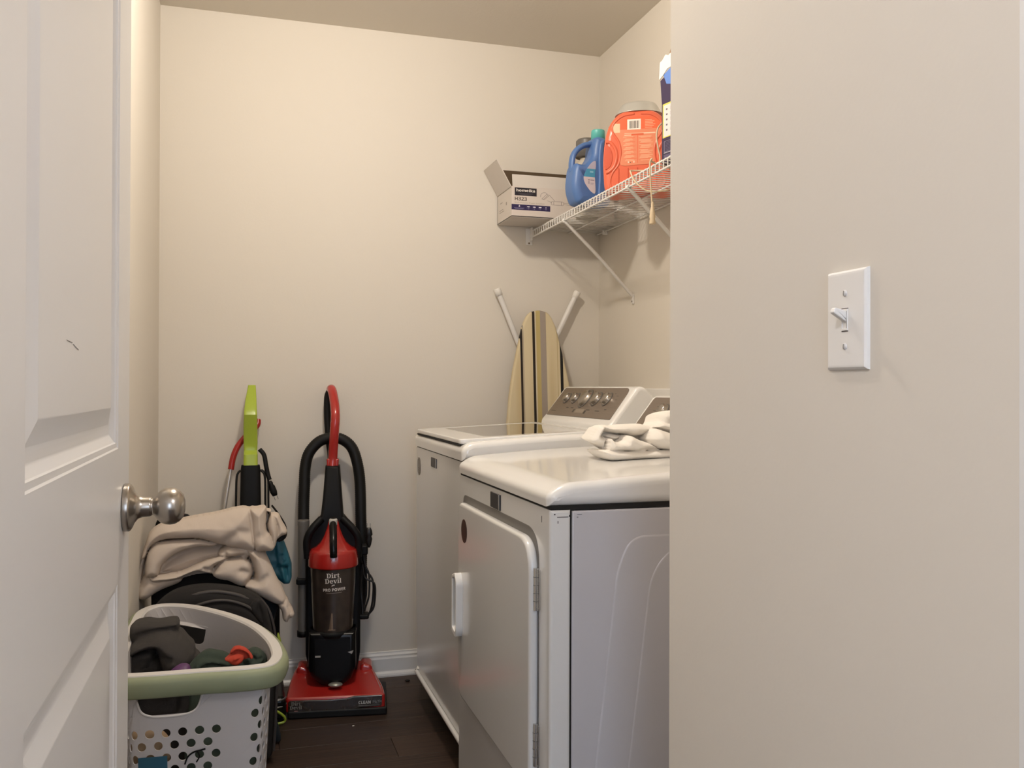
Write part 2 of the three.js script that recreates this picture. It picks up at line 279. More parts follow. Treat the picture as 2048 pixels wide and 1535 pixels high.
{ // open two-panel door, seen along its face
  const d = struct(thing('door_1'));
  const X1 = -0.161, X0 = -0.196, Z0 = -0.632, Z1 = -1.4445, hi = 2.032;
  const panels = [[-0.774, -1.322, 1.005, 1.915], [-0.774, -1.322, 0.215, 0.820]];
  const s = shape([[Z1, 0.008], [Z0, 0.008], [Z0, hi], [Z1, hi]]);
  for (const [a, b, y0, y1] of panels) s.holes.push(new THREE.Path([[b, y0], [a, y0], [a, y1], [b, y1]].map((p) => new THREE.Vector2(...p))));
  mesh('door_frame', uvm(ext(s, X1 - X0, 0).rotateY(-Math.PI / 2).translate(X1, 0, 0)), doorWhite, d);
  const prof = [[0, 0], [0.002, -0.0016], [0.008, -0.0022], [0.0095, -0.004], [0.018, -0.0085], [0.021, -0.0095], [0.029, -0.0095], [0.034, -0.0085], [0.056, -0.0025], [0.058, -0.002]];
  for (const [a, b, y0, y1] of panels) for (const side of [1, -1]) {
    const P = [], x = side > 0 ? X1 : X0, quad = (p, q, r, t) => (side > 0 ? P.push(...p, ...q, ...r, ...p, ...r, ...t) : P.push(...p, ...r, ...q, ...p, ...t, ...r));
    const ring = ([o, h]) => [[x + side * h, y0 + o, a - o], [x + side * h, y0 + o, b + o], [x + side * h, y1 - o, b + o], [x + side * h, y1 - o, a - o]];
    for (let i = 1; i < prof.length; i++) { const A = ring(prof[i - 1]), B = ring(prof[i]); for (let k = 0; k < 4; k++) quad(A[k], A[(k + 1) % 4], B[(k + 1) % 4], B[k]); }
    const E = ring(prof[prof.length - 1]); quad(E[0], E[1], E[2], E[3]);
    const g = new THREE.BufferGeometry(); g.setAttribute('position', new THREE.BufferAttribute(new Float32Array(P), 3)); g.computeVertexNormals();
    mesh('raised_panel', uvm(soft(g, 0.35)), doorWhite, d);
  }
  for (const side of [1, -1]) {
    const k = mesh('door_knob', lathe([[0, 0], [0.0325, 0], [0.0335, 0.002], [0.0335, 0.0075], [0.0325, 0.009], [0.029, 0.0115], [0.022, 0.0145], [0.0165, 0.019], [0.0142, 0.025], [0.0137, 0.034], [0.0128, 0.0362], [0.0118, 0.037], [0.0118, 0.0385], [0.0128, 0.04], [0.0175, 0.0435], [0.0225, 0.048], [0.0254, 0.0545], [0.0262, 0.061], [0.0254, 0.0675], [0.0222, 0.0735], [0.0165, 0.0785], [0.0085, 0.081], [0, 0.0815]], 64).rotateZ(-side * Math.PI / 2), nickel, d);
    k.position.set(side > 0 ? X1 : X0, 0.917, -1.384); k.scale.setScalar(1.02);
  }
  for (const [y0, z0, y1, z1] of [[1.1346, -0.955, 1.1335, -0.985], [1.132, -0.990, 1.1275, -1.02]]) mesh('scratch', rod([-0.1628, y0, z0], [-0.1628, y1, z1], 0.0005, 5), M(0.46, 0.43, 0.41, 0.8), d);
  mesh('latch_plate', rbox(-0.19, -0.167, 0.885, 0.945, Z1 - 0.001, Z1 + 0.0005, 0.0004), nickel, d);
  for (const y of [0.22, 1.05, 1.85]) mesh('hinge', rod([-0.155, y - 0.045, -0.628], [-0.155, y + 0.045, -0.628], 0.006), nickel, d);
}
{ // light switch on the near right wall
  const t = thing('light_switch', 'white toggle light switch on the beige wall right of the opening', 'switch', [XS, 1.168, -0.8647]);
  const W = 0.035, Hh = 0.057, dpt = 0.0124;
  const plate = ext(roundPoly([[-W, -Hh], [W, -Hh], [W, Hh], [-W, Hh]], 0), dpt, 0.0061, 3);
  mesh('cover_plate', uvm(soft(faceX(plate, 0.0062), 0.3)), plasticWhite, t);
  const frame = shape([[-0.0052, -0.0122], [0.0052, -0.0122], [0.0052, 0.0122], [-0.0052, 0.0122]]); frame.holes.push(new THREE.Path([[-0.0043, -0.0098], [-0.0043, 0.0098], [0.0043, 0.0098], [0.0043, -0.0098]].map((p) => new THREE.Vector2(...p))));
  mesh('switch_frame', faceX(ext(frame, 0.0016, 0.0003), -0.0058), plasticWhite, t);
  for (const [a, b] of [[-0.0136, -0.0123], [0.0123, 0.0133]]) mesh('switch_gap', faceX(ext(shape([[-0.0058, a], [0.0058, a], [0.0058, b], [-0.0058, b]]), 0.0006), -0.0060), M(0.12, 0.10, 0.09, 0.8), t);
  // toggle in the up position, built in (x out of the wall, y up)
  const tg = ext(roundPoly([[-0.003, -0.0055], [-0.003, 0.0085], [0.0165, 0.0138], [0.0192, 0.0078]], [0.0015, 0.0015, 0.002, 0.002]), 0.0076, 0.0012).translate(0, 0, -0.0038);
  mesh('toggle_slot', rbox(-0.0074, -0.0062, -0.0098, 0.0098, 0.0043 - 0.0008, 0.0043, 0.0002, 1), M(0.2, 0.18, 0.17, 0.8), t); mesh('toggle', soft(tg.scale(-1, 1, 1).translate(-0.005, 0, 0).rotateY(0), 0.6), plasticWhite, t);
  for (const y of [0.0302, -0.0302]) { const s = mesh('screw', new THREE.SphereGeometry(0.0038, 20, 12).scale(0.55, 1, 1), M(0.66, 0.64, 0.62, 0.35), t); s.position.set(-0.0062, y, 0); mesh('screw_slot', rbox(-0.0086, -0.0078, y - 0.0028, y + 0.0028, -0.0005, 0.0005, 0.0002, 1), M(0.25, 0.23, 0.2, 0.7), t); }
}
// ------------------------------------------------------------------ washer and dryer
const consoleFace = () => canvas(1024, 512, (x, w, h) => {
  x.fillStyle = '#7d7064'; x.fillRect(0, 0, w, h);
  for (let i = 0; i < 500; i++) { x.fillStyle = rnd() < 0.5 ? 'rgba(150,136,122,0.10)' : 'rgba(60,50,42,0.10)'; x.fillRect(0, rnd() * h, w, 1); }
  x.fillStyle = '#2b2520'; x.textAlign = 'center';
  for (let i = 0; i < 5; i++) {
    const cx = w * (0.18 + 0.16 * i), cy = h * 0.36, R = i === 2 ? 132 : 92;
    for (let k = 0; k < 8; k++) { const a = Math.PI * (0.75 + k * 0.215); x.fillRect(cx + R * Math.cos(a) - 13, cy + R * Math.sin(a) - 3, 26, 6); }
  }
  for (const [a, b, c] of [[0.08, 0.83, 80], [0.28, 0.70, 40], [0.36, 0.70, 40], [0.62, 0.74, 56], [0.76, 0.76, 60], [0.86, 0.70, 30]]) x.fillRect(a * w - c / 2, b * h, c, 12);
  x.fillRect(w * 0.40, h * 0.76, 26, 52); x.fillRect(w * 0.58, h * 0.78, 26, 52);
  x.fillStyle = 'rgba(210,198,180,0.35)'; x.fillRect(w * 0.44, h * 0.74, w * 0.13, 64);
});
const panelMat = new THREE.MeshStandardMaterial({ map: consoleFace(), roughness: 0.34, metalness: 0.35 });
function controlConsole(t, z0, z1, knobs, y = 0.945) {   // wedge between z0 (far) and z1 (near) on top of a machine
  const prof = [[1.030, y], [1.034, y + 0.034], [1.046, y + 0.046], [1.122, y + 0.146], [1.136, y + 0.151], [1.152, y + 0.147], [1.285, y + 0.02], [1.285, y]];
  const sh = roundPoly(prof, [0, 0.016, 0.014, 0.016, 0.016, 0.018, 0, 0]);
  const con = mesh('control_console', uvm(soft(ext(sh, z1 - z0, 0.012, 4), 0.6).translate(0, 0, z0)), enamel, t);
  // sloped fascia: local u along -z (left to right as seen), v up the slope
  const a = V(1.0485, y + 0.0505, 0), b = V(1.1205, y + 0.1445, 0), L = b.clone().sub(a).length(), ang = Math.atan2(b.y - a.y, b.x - a.x), W = z1 - z0 - 0.05;
  const g = ext(roundPoly([[0, 0], [W, 0], [W - 0.004, L], [0.004, L]], [0.004, 0.004, 0.028, 0.012]), 0.0016, 0.0005);
  { const p = g.attributes.position, uv = g.attributes.uv; for (let i = 0; i < p.count; i++) uv.setXY(i, p.getX(i) / W, p.getY(i) / L); }
  const fascia = mesh('fascia', g, panelMat, con);
  const place = (o) => { const m = new THREE.Matrix4().makeBasis(V(0, 0, 1), V(Math.cos(ang), Math.sin(ang), 0), V(-Math.sin(ang), Math.cos(ang), 0)).setPosition(a.x, a.y, z0 + 0.02); o.applyMatrix4(m); };
  place(fascia);
  for (const [u, r] of knobs) {
    const k = mesh('knob', lathe([[0, 0.0145], [r * 0.6, 0.014], [r * 0.75, 0.0125], [r * 0.86, 0.009], [r * 0.95, 0.003], [r, 0.0012], [r, 0]], 36).rotateX(Math.PI / 2).translate(u * W, L * 0.62, 0.0016), nickel, con, 'silver knob'); place(k);
    const sk = mesh('knob_skirt', lathe([[0, 0], [r * 1.10, 0], [r * 1.10, 0.002], [r * 1.0, 0.003], [0, 0.003]], 36).rotateX(Math.PI / 2).translate(u * W, L * 0.62, 0.001), M(0.10, 0.09, 0.08, 0.4), con); place(sk);
  }
}
{ // washing machine
  const z0 = -3.112, z1 = -2.402, X = 0.5886, t = thing('washing_machine', 'white top-load washing machine with a glass lid, standing beyond the dryer', 'washing machine', [0, 0, 0]);
  const body = roundPoly([[X + 0.006, 0.098], [X, 0.35], [X, 0.8825], [1.30, 0.8825], [1.30, 0.04], [X + 0.05, 0.04], [X + 0.03, 0.098]], [0.008, 0.2, 0, 0, 0, 0, 0]);
  mesh('cabinet', uvm(soft(ext(body, z1 - z0, 0.006).translate(0, 0, z0), 0.5)), enamelSide, t);
  mesh('bottom_trim', tube([[X + 0.012, 0.094, z1 - 0.012], [X + 0.002, 0.098, z1 - 0.03], [X - 0.001, 0.101, z1 - 0.08], [X - 0.001, 0.101, z0 + 0.08], [X + 0.002, 0.104, z0 + 0.03], [X + 0.012, 0.112, z0 + 0.010]], 0.0075, 60, 12), enamel, t);
  const top = roundPoly([[X - 0.006, 0.887], [X - 0.007, 0.922], [X + 0.018, 0.938], [X + 0.2, 0.952], [1.02, 0.962], [1.31, 0.962], [1.31, 0.887]], [0, 0.02, 0.03, 0.1, 0.1, 0, 0]);
  const tp = mesh('top_panel', uvm(soft(ext(top, z1 - z0 + 0.006, 0.016, 5).translate(0, 0, z0 - 0.003), 0.6)), enamel, t);
  // lid with its front lip and inset glass, following the rise of the top
  const slope = 0.05, sl = (g) => { const p = g.attributes.position; for (let i = 0; i < p.count; i++) p.setY(i, p.getY(i) + (p.getX(i) - 0.6) * slope); return g; };
  const ring = roundPoly([[0.583, -(z1 - 0.032)], [1.018, -(z1 - 0.032)], [1.018, -(z0 + 0.03)], [0.583, -(z0 + 0.03)]], 0.02);
  const hole = roundPoly([[0.672, -(z1 - 0.082)], [0.985, -(z1 - 0.082)], [0.985, -(z0 + 0.062)], [0.672, -(z0 + 0.062)]], 0.03);
  ring.holes.push(new THREE.Path(hole.getPoints(10)));
  const lid = mesh('lid', uvm(soft(sl(ext(ring, 0.014, 0.004).rotateX(-Math.PI / 2).translate(0, 0.9325, 0)), 0.5)), enamel, t);
  mesh('lid_glass', uvm(sl(ext(roundPoly([[0.668, -(z1 - 0.078)], [0.989, -(z1 - 0.078)], [0.989, -(z0 + 0.058)], [0.668, -(z0 + 0.058)]], 0.03), 0.004).rotateX(-Math.PI / 2).translate(0, 0.9418, 0))), M(0.05, 0.043, 0.036, 0.04, { clearcoat: 1, ior: 1.6 }), lid, 'dark lid glass');
  mesh('lid_gap', rbox(0.5835, 0.5875, 0.9265, 0.9315, z0 + 0.04, z1 - 0.04, 0.0008), darkGap, tp);
  mesh('seam', box(X + 0.002, 1.29, 0.8815, 0.8885, z0 + 0.006, z1 - 0.006), darkGap, t);
  controlConsole(t, z0 + 0.05, z1 - 0.035, [[0.17, 0.021], [0.31, 0.021], [0.47, 0.035], [0.64, 0.026], [0.79, 0.024]]);
  const bd = mesh('badge', rbox(X - 0.0025, X + 0.001, 0.835, 0.865, -2.85, -2.768, 0.001), M(0.06, 0.06, 0.065, 0.35, { metalness: 0.6 }), t, 'dark metal badge');
  mesh('badge_bar', rbox(X - 0.0035, X - 0.002, 0.836, 0.864, -2.777, -2.772, 0.0005), chrome, bd);
  mesh('sticker', new THREE.CylinderGeometry(0.031, 0.031, 0.0008, 40).rotateZ(Math.PI / 2).translate(X - 0.0006, 0.818, -3.06), new THREE.MeshStandardMaterial({ roughness: 0.4, metalness: 0.3, map: canvas(128, 128, (x) => { x.fillStyle = '#8d867c'; x.fillRect(0, 0, 128, 128); x.strokeStyle = '#5d564d'; x.lineWidth = 5; x.beginPath(); x.arc(64, 64, 50, 0, 7); x.stroke(); x.fillStyle = '#5a534a'; x.font = 'bold 34px sans-serif'; x.textAlign = 'center'; x.fillText('10', 64, 60); x.fillRect(34, 74, 60, 6); x.fillRect(40, 88, 48, 5); }) }), t, 'round grey sticker');
  for (const [x, z] of [[0.68, z1 - 0.07], [0.68, z0 + 0.07], [1.24, z1 - 0.07], [1.24, z0 + 0.07]]) mesh('foot', lathe([[0, 0], [0.02, 0], [0.02, 0.012], [0.008, 0.014], [0.008, 0.045], [0, 0.045]], 20).translate(x, 0, z), rubber, t);
}
{ // dryer
  const sideSheetShaded = M(0.56, 0.545, 0.565, 0.3, { clearcoat: 0.4, clearcoatRoughness: 0.15 });  // darker, bluer copy of enamelSide: dim, bluish light put into the colour
  const z0 = -2.372, z1 = -1.622, X = 0.5666, t = thing('clothes_dryer', 'white front-load dryer with chrome door hinges, nearest of the two machines', 'dryer', [0, 0, 0]);
  // cabinet: front sheet that wraps 40 mm round the near corner, side sheet behind a dark joint
  mesh('front_panel', uvm(soft(ext(roundPoly([[X, 0.035], [X, 0.8545], [X + 0.043, 0.8545], [X + 0.043, 0.035]], [0, 0, 0, 0]), z1 - z0, 0.007, 4).translate(0, 0, z0), 0.6)), enamelSide, t);
  mesh('panel_joint', box(X + 0.04, X + 0.05, 0.04, 0.853, z0 + 0.006, z1 - 0.004), darkGap, t);
  const side = mesh('side_panel', uvm(soft(ext(roundPoly([[X + 0.0455, 0.035], [X + 0.0455, 0.852], [1.32, 0.852], [1.32, 0.035]], 0), z1 - z0 - 0.0005, 0.004).translate(0, 0, z0), 0.6)), sideSheetShaded, t);
  // shallow pressed relief on the near side
  const em = roundPoly([[0.63, 0.10], [0.705, 0.74], [0.735, 0.80], [1.10, 0.80], [1.15, 0.74], [1.22, 0.10]], [0.03, 0.12, 0.07, 0.07, 0.12, 0.03]);
  mesh('pressed_panel', uvm(soft(ext(em, 0.0101, 0.005, 5, 24).translate(0, 0, z1 - 0.0088), 0.9)), sideSheetShaded, side);
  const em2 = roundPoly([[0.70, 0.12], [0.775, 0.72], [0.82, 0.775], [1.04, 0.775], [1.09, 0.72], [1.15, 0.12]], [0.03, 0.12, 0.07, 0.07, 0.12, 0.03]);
  mesh('pressed_panel', uvm(soft(ext(em2, 0.0101, 0.005, 5, 24).translate(0, 0, z1 - 0.0074), 0.9)), sideSheetShaded, side);
  const top = roundPoly([[X - 0.003, 0.8605], [X - 0.004, 0.884], [X + 0.03, 0.905], [X + 0.2, 0.918], [0.95, 0.926], [1.31, 0.934], [1.31, 0.8605]], [0, 0.025, 0.06, 0.12, 0.1, 0, 0]);
  mesh('top_panel', uvm(soft(ext(top, z1 - z0 + 0.004, 0.02, 7).translate(0, 0, z0 - 0.002), 0.7)), enamel, t);
  mesh('seam', box(X + 0.003, 1.30, 0.853, 0.863, z0 + 0.006, z1 - 0.005), darkGap, t);
  { // raised back deck under the console
    controlConsole(t, z0 + 0.04, z1 - 0.03, [[0.18, 0.021], [0.34, 0.021], [0.62, 0.035], [0.8, 0.024]], 0.919);
    mesh('rear_deck', uvm(soft(ext(roundPoly([[1.0, 0.915], [1.03, 0.936], [1.30, 0.94], [1.30, 0.915]], 0.008), z1 - z0 - 0.03, 0.006).translate(0, 0, z0 + 0.015), 0.6)), enamel, t);
  }
  const dz0 = -2.306, dz1 = -1.690, dy0 = 0.284, dy1 = 0.789;
  const rr = [0.05, 0.05, 0.075, 0.03];
  mesh('door_recess_shade', faceX(ext(roundPoly([[dz0 - 0.016, dy0 - 0.008], [dz1 + 0.004, dy0 - 0.008], [dz1 + 0.004, dy1 + 0.018], [dz0 - 0.016, dy1 + 0.018]], rr), 0.0012, 0.0005), X + 0.0004), M(0.16, 0.15, 0.14, 0.5), t, 'groove plate round the door, shade put into its colour');  // thin plate, the shade of the groove put into its dark colour
  const dr = mesh('door', uvm(soft(faceX(ext(roundPoly([[dz0, dy0], [dz1, dy0], [dz1, dy1], [dz0, dy1]], rr), 0.020, 0.008, 5, 20), X + 0.001), 0.8)), enamelSide, t);
  const hs = roundPoly([[-2.300, 0.452], [-2.262, 0.444], [-2.250, 0.462], [-2.250, 0.590], [-2.266, 0.610], [-2.300, 0.600]], [0.006, 0.006, 0.02, 0.03, 0.006, 0.006]);
  hs.holes.push(new THREE.Path(roundPoly([[-2.294, 0.464], [-2.264, 0.458], [-2.256, 0.47], [-2.256, 0.586], [-2.268, 0.598], [-2.294, 0.592]], [0.004, 0.004, 0.014, 0.024, 0.004, 0.004]).getPoints(10).reverse()));
  const hd = mesh('handle', soft(faceX(ext(hs, 0.02, 0.0025), X - 0.017), 0.6), M(0.84, 0.83, 0.81, 0.3), dr, 'white plastic door pull');
  mesh('handle_pocket', faceX(ext(roundPoly([[-2.296, 0.462], [-2.262, 0.456], [-2.254, 0.47], [-2.254, 0.586], [-2.268, 0.6], [-2.296, 0.594]], 0.008), 0.001), X - 0.0186), M(0.12, 0.12, 0.13, 0.5), dr); void hd;
  for (const y of [0.6905, 0.3825]) {
    const h = mesh('hinge', merge([rod([X - 0.006, y - 0.042, dz1 + 0.002], [X - 0.006, y + 0.042, dz1 + 0.002], 0.0055, 16), rbox(X - 0.003, X + 0.001, y - 0.04, y + 0.04, dz1 - 0.003, dz1 + 0.012, 0.001)]), chrome, t, 'chrome hinge');
    for (const k of [-0.024, -0.008, 0.008, 0.024]) mesh('hinge_ring', new THREE.TorusGeometry(0.0054, 0.0006, 6, 18).rotateX(Math.PI / 2).translate(X - 0.006, y + k, dz1 + 0.002), M(0.1, 0.1, 0.1, 0.4), h);
  }
  mesh('sticker', new THREE.CylinderGeometry(0.030, 0.030, 0.0008, 40).rotateZ(Math.PI / 2).translate(X - 0.0193, 0.722, -2.235), M(0.045, 0.018, 0.013, 0.4), dr, 'round dark brown sticker');
  const bd = mesh('badge', rbox(X - 0.003, X + 0.001, 0.809, 0.845, -2.043, -1.962, 0.001), M(0.02, 0.02, 0.024, 0.3), t, 'black badge with a chrome edge');
  mesh('badge_bar', rbox(X - 0.0042, X - 0.002, 0.810, 0.844, -1.972, -1.966, 0.0005), chrome, bd);
  // scuffs on the near corner
  const scuff = M(0.03, 0.025, 0.03, 0.8), sc = (x0, x1, y0, y1) => mesh('scuff', box(x0, x1, y0, y1, z1 - 0.0004, z1 + 0.0002), scuff, side);
  sc(0.581, 0.604, 0.8405, 0.8418); sc(0.6055, 0.6072, 0.841, 0.845); sc(0.5745, 0.5775, 0.8455, 0.848); sc(0.622, 0.632, 0.8445, 0.8452); sc(0.6215, 0.6245, 0.8395, 0.8405); sc(0.582, 0.5835, 0.829, 0.834);
  mesh('scuff', box(X - 0.0004, X + 0.0003, 0.825, 0.838, -1.672, -1.670), scuff, t);
}
{ // washer hook-up box on the wall behind the machines
  const t = thing('outlet_box', 'white plastic washer hook-up box set in the wall behind the machines', 'outlet box', [0, 0, 0]);
  const s = shape([[-2.97, 0.93], [-2.70, 0.93], [-2.70, 1.089], [-2.97, 1.089]]); s.holes.push(new THREE.Path([[-2.945, 0.95], [-2.945, 1.041], [-2.725, 1.041], [-2.725, 0.95]].map((p) => new THREE.Vector2(...p))));
  mesh('frame', faceX(ext(s, 0.012, 0.003), XR), plasticWhite, t);
  mesh('recess', box(XR - 0.0015, XR + 0.001, 0.948, 1.043, -2.947, -2.723), M(0.08, 0.065, 0.05, 0.7), t, 'dark recess');
  for (const z of [-2.89, -2.79]) mesh('valve', merge([rod([XR - 0.02, 0.96, z], [XR - 0.02, 1.0, z], 0.009), rod([XR - 0.004, 0.985, z], [XR - 0.03, 0.985, z], 0.006)]), M(0.5, 0.36, 0.14, 0.35, { metalness: 1 }), t);
}
// ------------------------------------------------------------------ wire shelf on the right wall and what stands on it
{
  const t = thing('wire_shelf', 'white coated wire shelf with a deep front lip on the right wall above the machines', 'shelf', [0, 0, 0]);
  const y = 1.7165, xf = 1.097, z0 = ZB + 0.006, z1 = ZE - 0.006;
  const wire = tube([[1.382, y, 0], [1.2, y, 0], [1.108, y, 0], [1.1005, y - 0.0012, 0], [xf - 0.0015, y - 0.006, 0], [xf - 0.002, y - 0.016, 0], [xf - 0.002, y - 0.0305, 0]], 0.0017, 30, 6);
  for (let z = z0 + 0.012; z < z1; z += 0.0252) mesh('cross_wire', wire, wireWhite, t).position.z = z;
  for (const [x, yy, r] of [[xf + 0.003, y - 0.0045, 0.003], [xf - 0.001, y - 0.0305, 0.0033], [1.255, y - 0.0045, 0.003], [1.378, y - 0.0045, 0.003]]) mesh('rail', rod([x, yy, z0], [x, yy, z1], r, 10), wireWhite, t);
  for (const z of [-2.985, -2.435, -1.80]) {
    const b = mesh('brace', tube([[xf - 0.001, y - 0.036, z], [1.24, 1.562, z - 0.03], [XR - 0.006, 1.432, z - 0.062]], 0.0062, 8, 10), wireWhite, t);
    mesh('brace_hook', tube([[xf - 0.006, y - 0.027, z], [xf - 0.008, y - 0.034, z], [xf - 0.002, y - 0.0385, z], [xf + 0.012, y - 0.048, z]], 0.0042, 12, 8), wireWhite, b);
    mesh('wall_foot', rbox(XR - 0.007, XR, 1.402, 1.438, z - 0.069, z - 0.056, 0.002), wireWhite, b);
    mesh('screw', new THREE.SphereGeometry(0.0035, 12, 8).scale(0.6, 1, 1).translate(XR - 0.008, 1.412, z - 0.0625), M(0.3, 0.28, 0.26, 0.4, { metalness: 0.8 }), b);
  }
  const e = mesh('end_bracket', rbox(1.076, 1.103, 1.657, 1.722, ZB, ZB + 0.004, 0.0015), plasticWhite, t);
  mesh('bracket_cheek', rbox(1.0935, 1.0965, 1.672, 1.724, ZB, ZB + 0.03, 0.001), plasticWhite, e);
  mesh('screw', new THREE.SphereGeometry(0.0036, 12, 8).scale(1, 1, 0.5).translate(1.0895, 1.664, ZB + 0.004), M(0.25, 0.2, 0.15, 0.5, { metalness: 0.8 }), e);
  for (const z of [-3.30, -2.7, -2.1, -1.5]) mesh('wall_clip', rbox(1.37, XR, y - 0.016, y + 0.003, z - 0.006, z + 0.006, 0.003), plasticWhite, t);
}
const SY = 1.7185;                                            // top of the shelf wires
{ // opened carton
  const t = thing('cardboard_box', 'opened white cardboard box with a black name panel, far end of wire shelf', 'box', [0, 0, 0]);
  const x0 = 0.9584, x1 = 1.372, z0 = -3.381, z1 = -3.188, y0 = SY + 0.0105, y1 = 1.8415, w = 0.003;
  const card = M(0.62, 0.57, 0.52, 0.7), brown = M(0.10, 0.066, 0.036, 0.85);
  const front = canvas(1024, 352, (x, W, Hh) => {
    x.fillStyle = '#d3c8bf'; x.fillRect(0, 0, W, Hh);
    const k = W / 413, r = (a, b, c, d, f) => { x.fillStyle = f; x.fillRect(a * k, b * k, c * k, d * k); };   // millimetres from the top left of the panel
    r(12, 5, 86, 37, '#1b1620'); x.fillStyle = '#efe9e2'; x.font = 'bold ' + 18 * k + 'px sans-serif'; x.textAlign = 'center'; x.fillText('homeika', 55 * k, 24 * k);
    r(26, 31, 58, 1.2, '#6d6670'); r(32, 35, 46, 1.2, '#6d6670');
    x.fillStyle = '#5a5049'; x.textAlign = 'left'; x.font = 21 * k + 'px sans-serif'; x.lineWidth = 1.3 * k; x.strokeStyle = '#5a5049'; x.fillText('H323', 11 * k, 65 * k); x.strokeText('H323', 11 * k, 65 * k);
    x.fillStyle = '#9c9188'; x.font = 8.6 * k + 'px sans-serif'; x.fillText('Multi-Purpose Power Scrubber', 11 * k, 78 * k);
    r(0, 84, 152, 26, '#2a1f4c'); x.fillStyle = '#e9e4ee'; x.font = 'bold ' + 12 * k + 'px sans-serif'; x.textAlign = 'center'; x.fillText('4', 30 * k, 96 * k);
    r(10, 100, 40, 1.6, '#8f88a8'); r(14, 104, 32, 1.6, '#8f88a8');
    for (let i = 0; i < 4; i++) { const a = 66 + i * 23; r(a - 8, 88, 0.5, 18, '#6b6390'); x.fillStyle = '#e9e4ee'; x.beginPath(); x.ellipse(a * k, 93 * k, (i === 3 ? 2 : 6) * k, 2.4 * k, 0, 0, 7); x.fill(); r(a - 4, 99, 8, 1.4, '#8f88a8'); r(a - 3, 103, 6, 1.4, '#8f88a8'); }
    x.strokeStyle = '#57504a'; x.lineWidth = 1.1 * k; const P = (...p) => { x.beginPath(); p.forEach(([a, b], i) => (i ? x.lineTo(a * k, b * k) : x.moveTo(a * k, b * k))); x.stroke(); };
    x.beginPath(); x.ellipse(127 * k, 36 * k, 13 * k, 16 * k, 0.5, 2.2, 5.6); x.stroke(); P([118, 52], [140, 26]); P([124, 54], [146, 29]); P([128, 55], [150, 31]); P([140, 58], [158, 66]); P([150, 33], [170, 58]); P([118, 52], [128, 55]);
    x.beginPath(); x.roundRect(156 * k, 60 * k, 50 * k, 17 * k, 6 * k); x.stroke(); P([166, 62], [166, 76]); P([196, 60], [196, 77]); P([206, 65], [330, 74]); P([206, 72], [330, 80]);
  });
  const fm = new THREE.MeshStandardMaterial({ map: front, roughness: 0.6 });
  const g = new THREE.BoxGeometry(x1 - x0, y1 - y0, w); g.translate((x0 + x1) / 2, (y0 + y1) / 2, z1 - w / 2);
  mesh('front_panel', g, fm, t);
  mesh('side_panel', box(x0, x0 + w, y0, y1, z0, z1 - w), card, t); mesh('side_panel', box(x1 - w, x1, y0, y1, z0, z1 - w), card, t);
  mesh('rear_panel', box(x0, x1, y0, y1, z0, z0 + w), card, t); mesh('bottom_panel', merge([box(x0, x1, y0 - 0.001, y0 + w, z0, (z0 + z1) / 2 - 0.0008), box(x0, x1, y0 - 0.001, y0 + w, (z0 + z1) / 2 + 0.0008, z1)]), card, t);
  // flaps: front and rear ones stand up, the side one swings out and up
  const fl = mesh('flap', box(0.004, x1 - x0 - 0.004, 0, 0.047, -w, 0), card, t, 'front flap standing up'); fl.position.set(x0, y1, z1); fl.rotation.x = -0.16;
  const rf = mesh('flap', box(0.004, x1 - x0 - 0.004, 0, 0.104, 0, w), brown, t, 'brown inside of the rear flap'); rf.position.set(x0, y1, z0); rf.rotation.x = 0.03;
  const sf = mesh('flap', box(-w, 0, 0, 0.112, z0 + 0.006, z1 - 0.003), card, t, 'side flap folded out'); sf.position.set(x0, y1, 0); sf.rotation.z = 0.52;
  mesh('side_print', merge([box(x0 - 0.0004, x0, 1.802, 1.805, -3.34, -3.31), box(x0 - 0.0004, x0, 1.783, 1.795, -3.262, -3.252), box(x0 - 0.0004, x0, 1.775, 1.777, -3.35, -3.30), box(x0 - 0.0004, x0, 1.767, 1.769, -3.35, -3.29)]), M(0.30, 0.27, 0.24, 0.8), t);
}
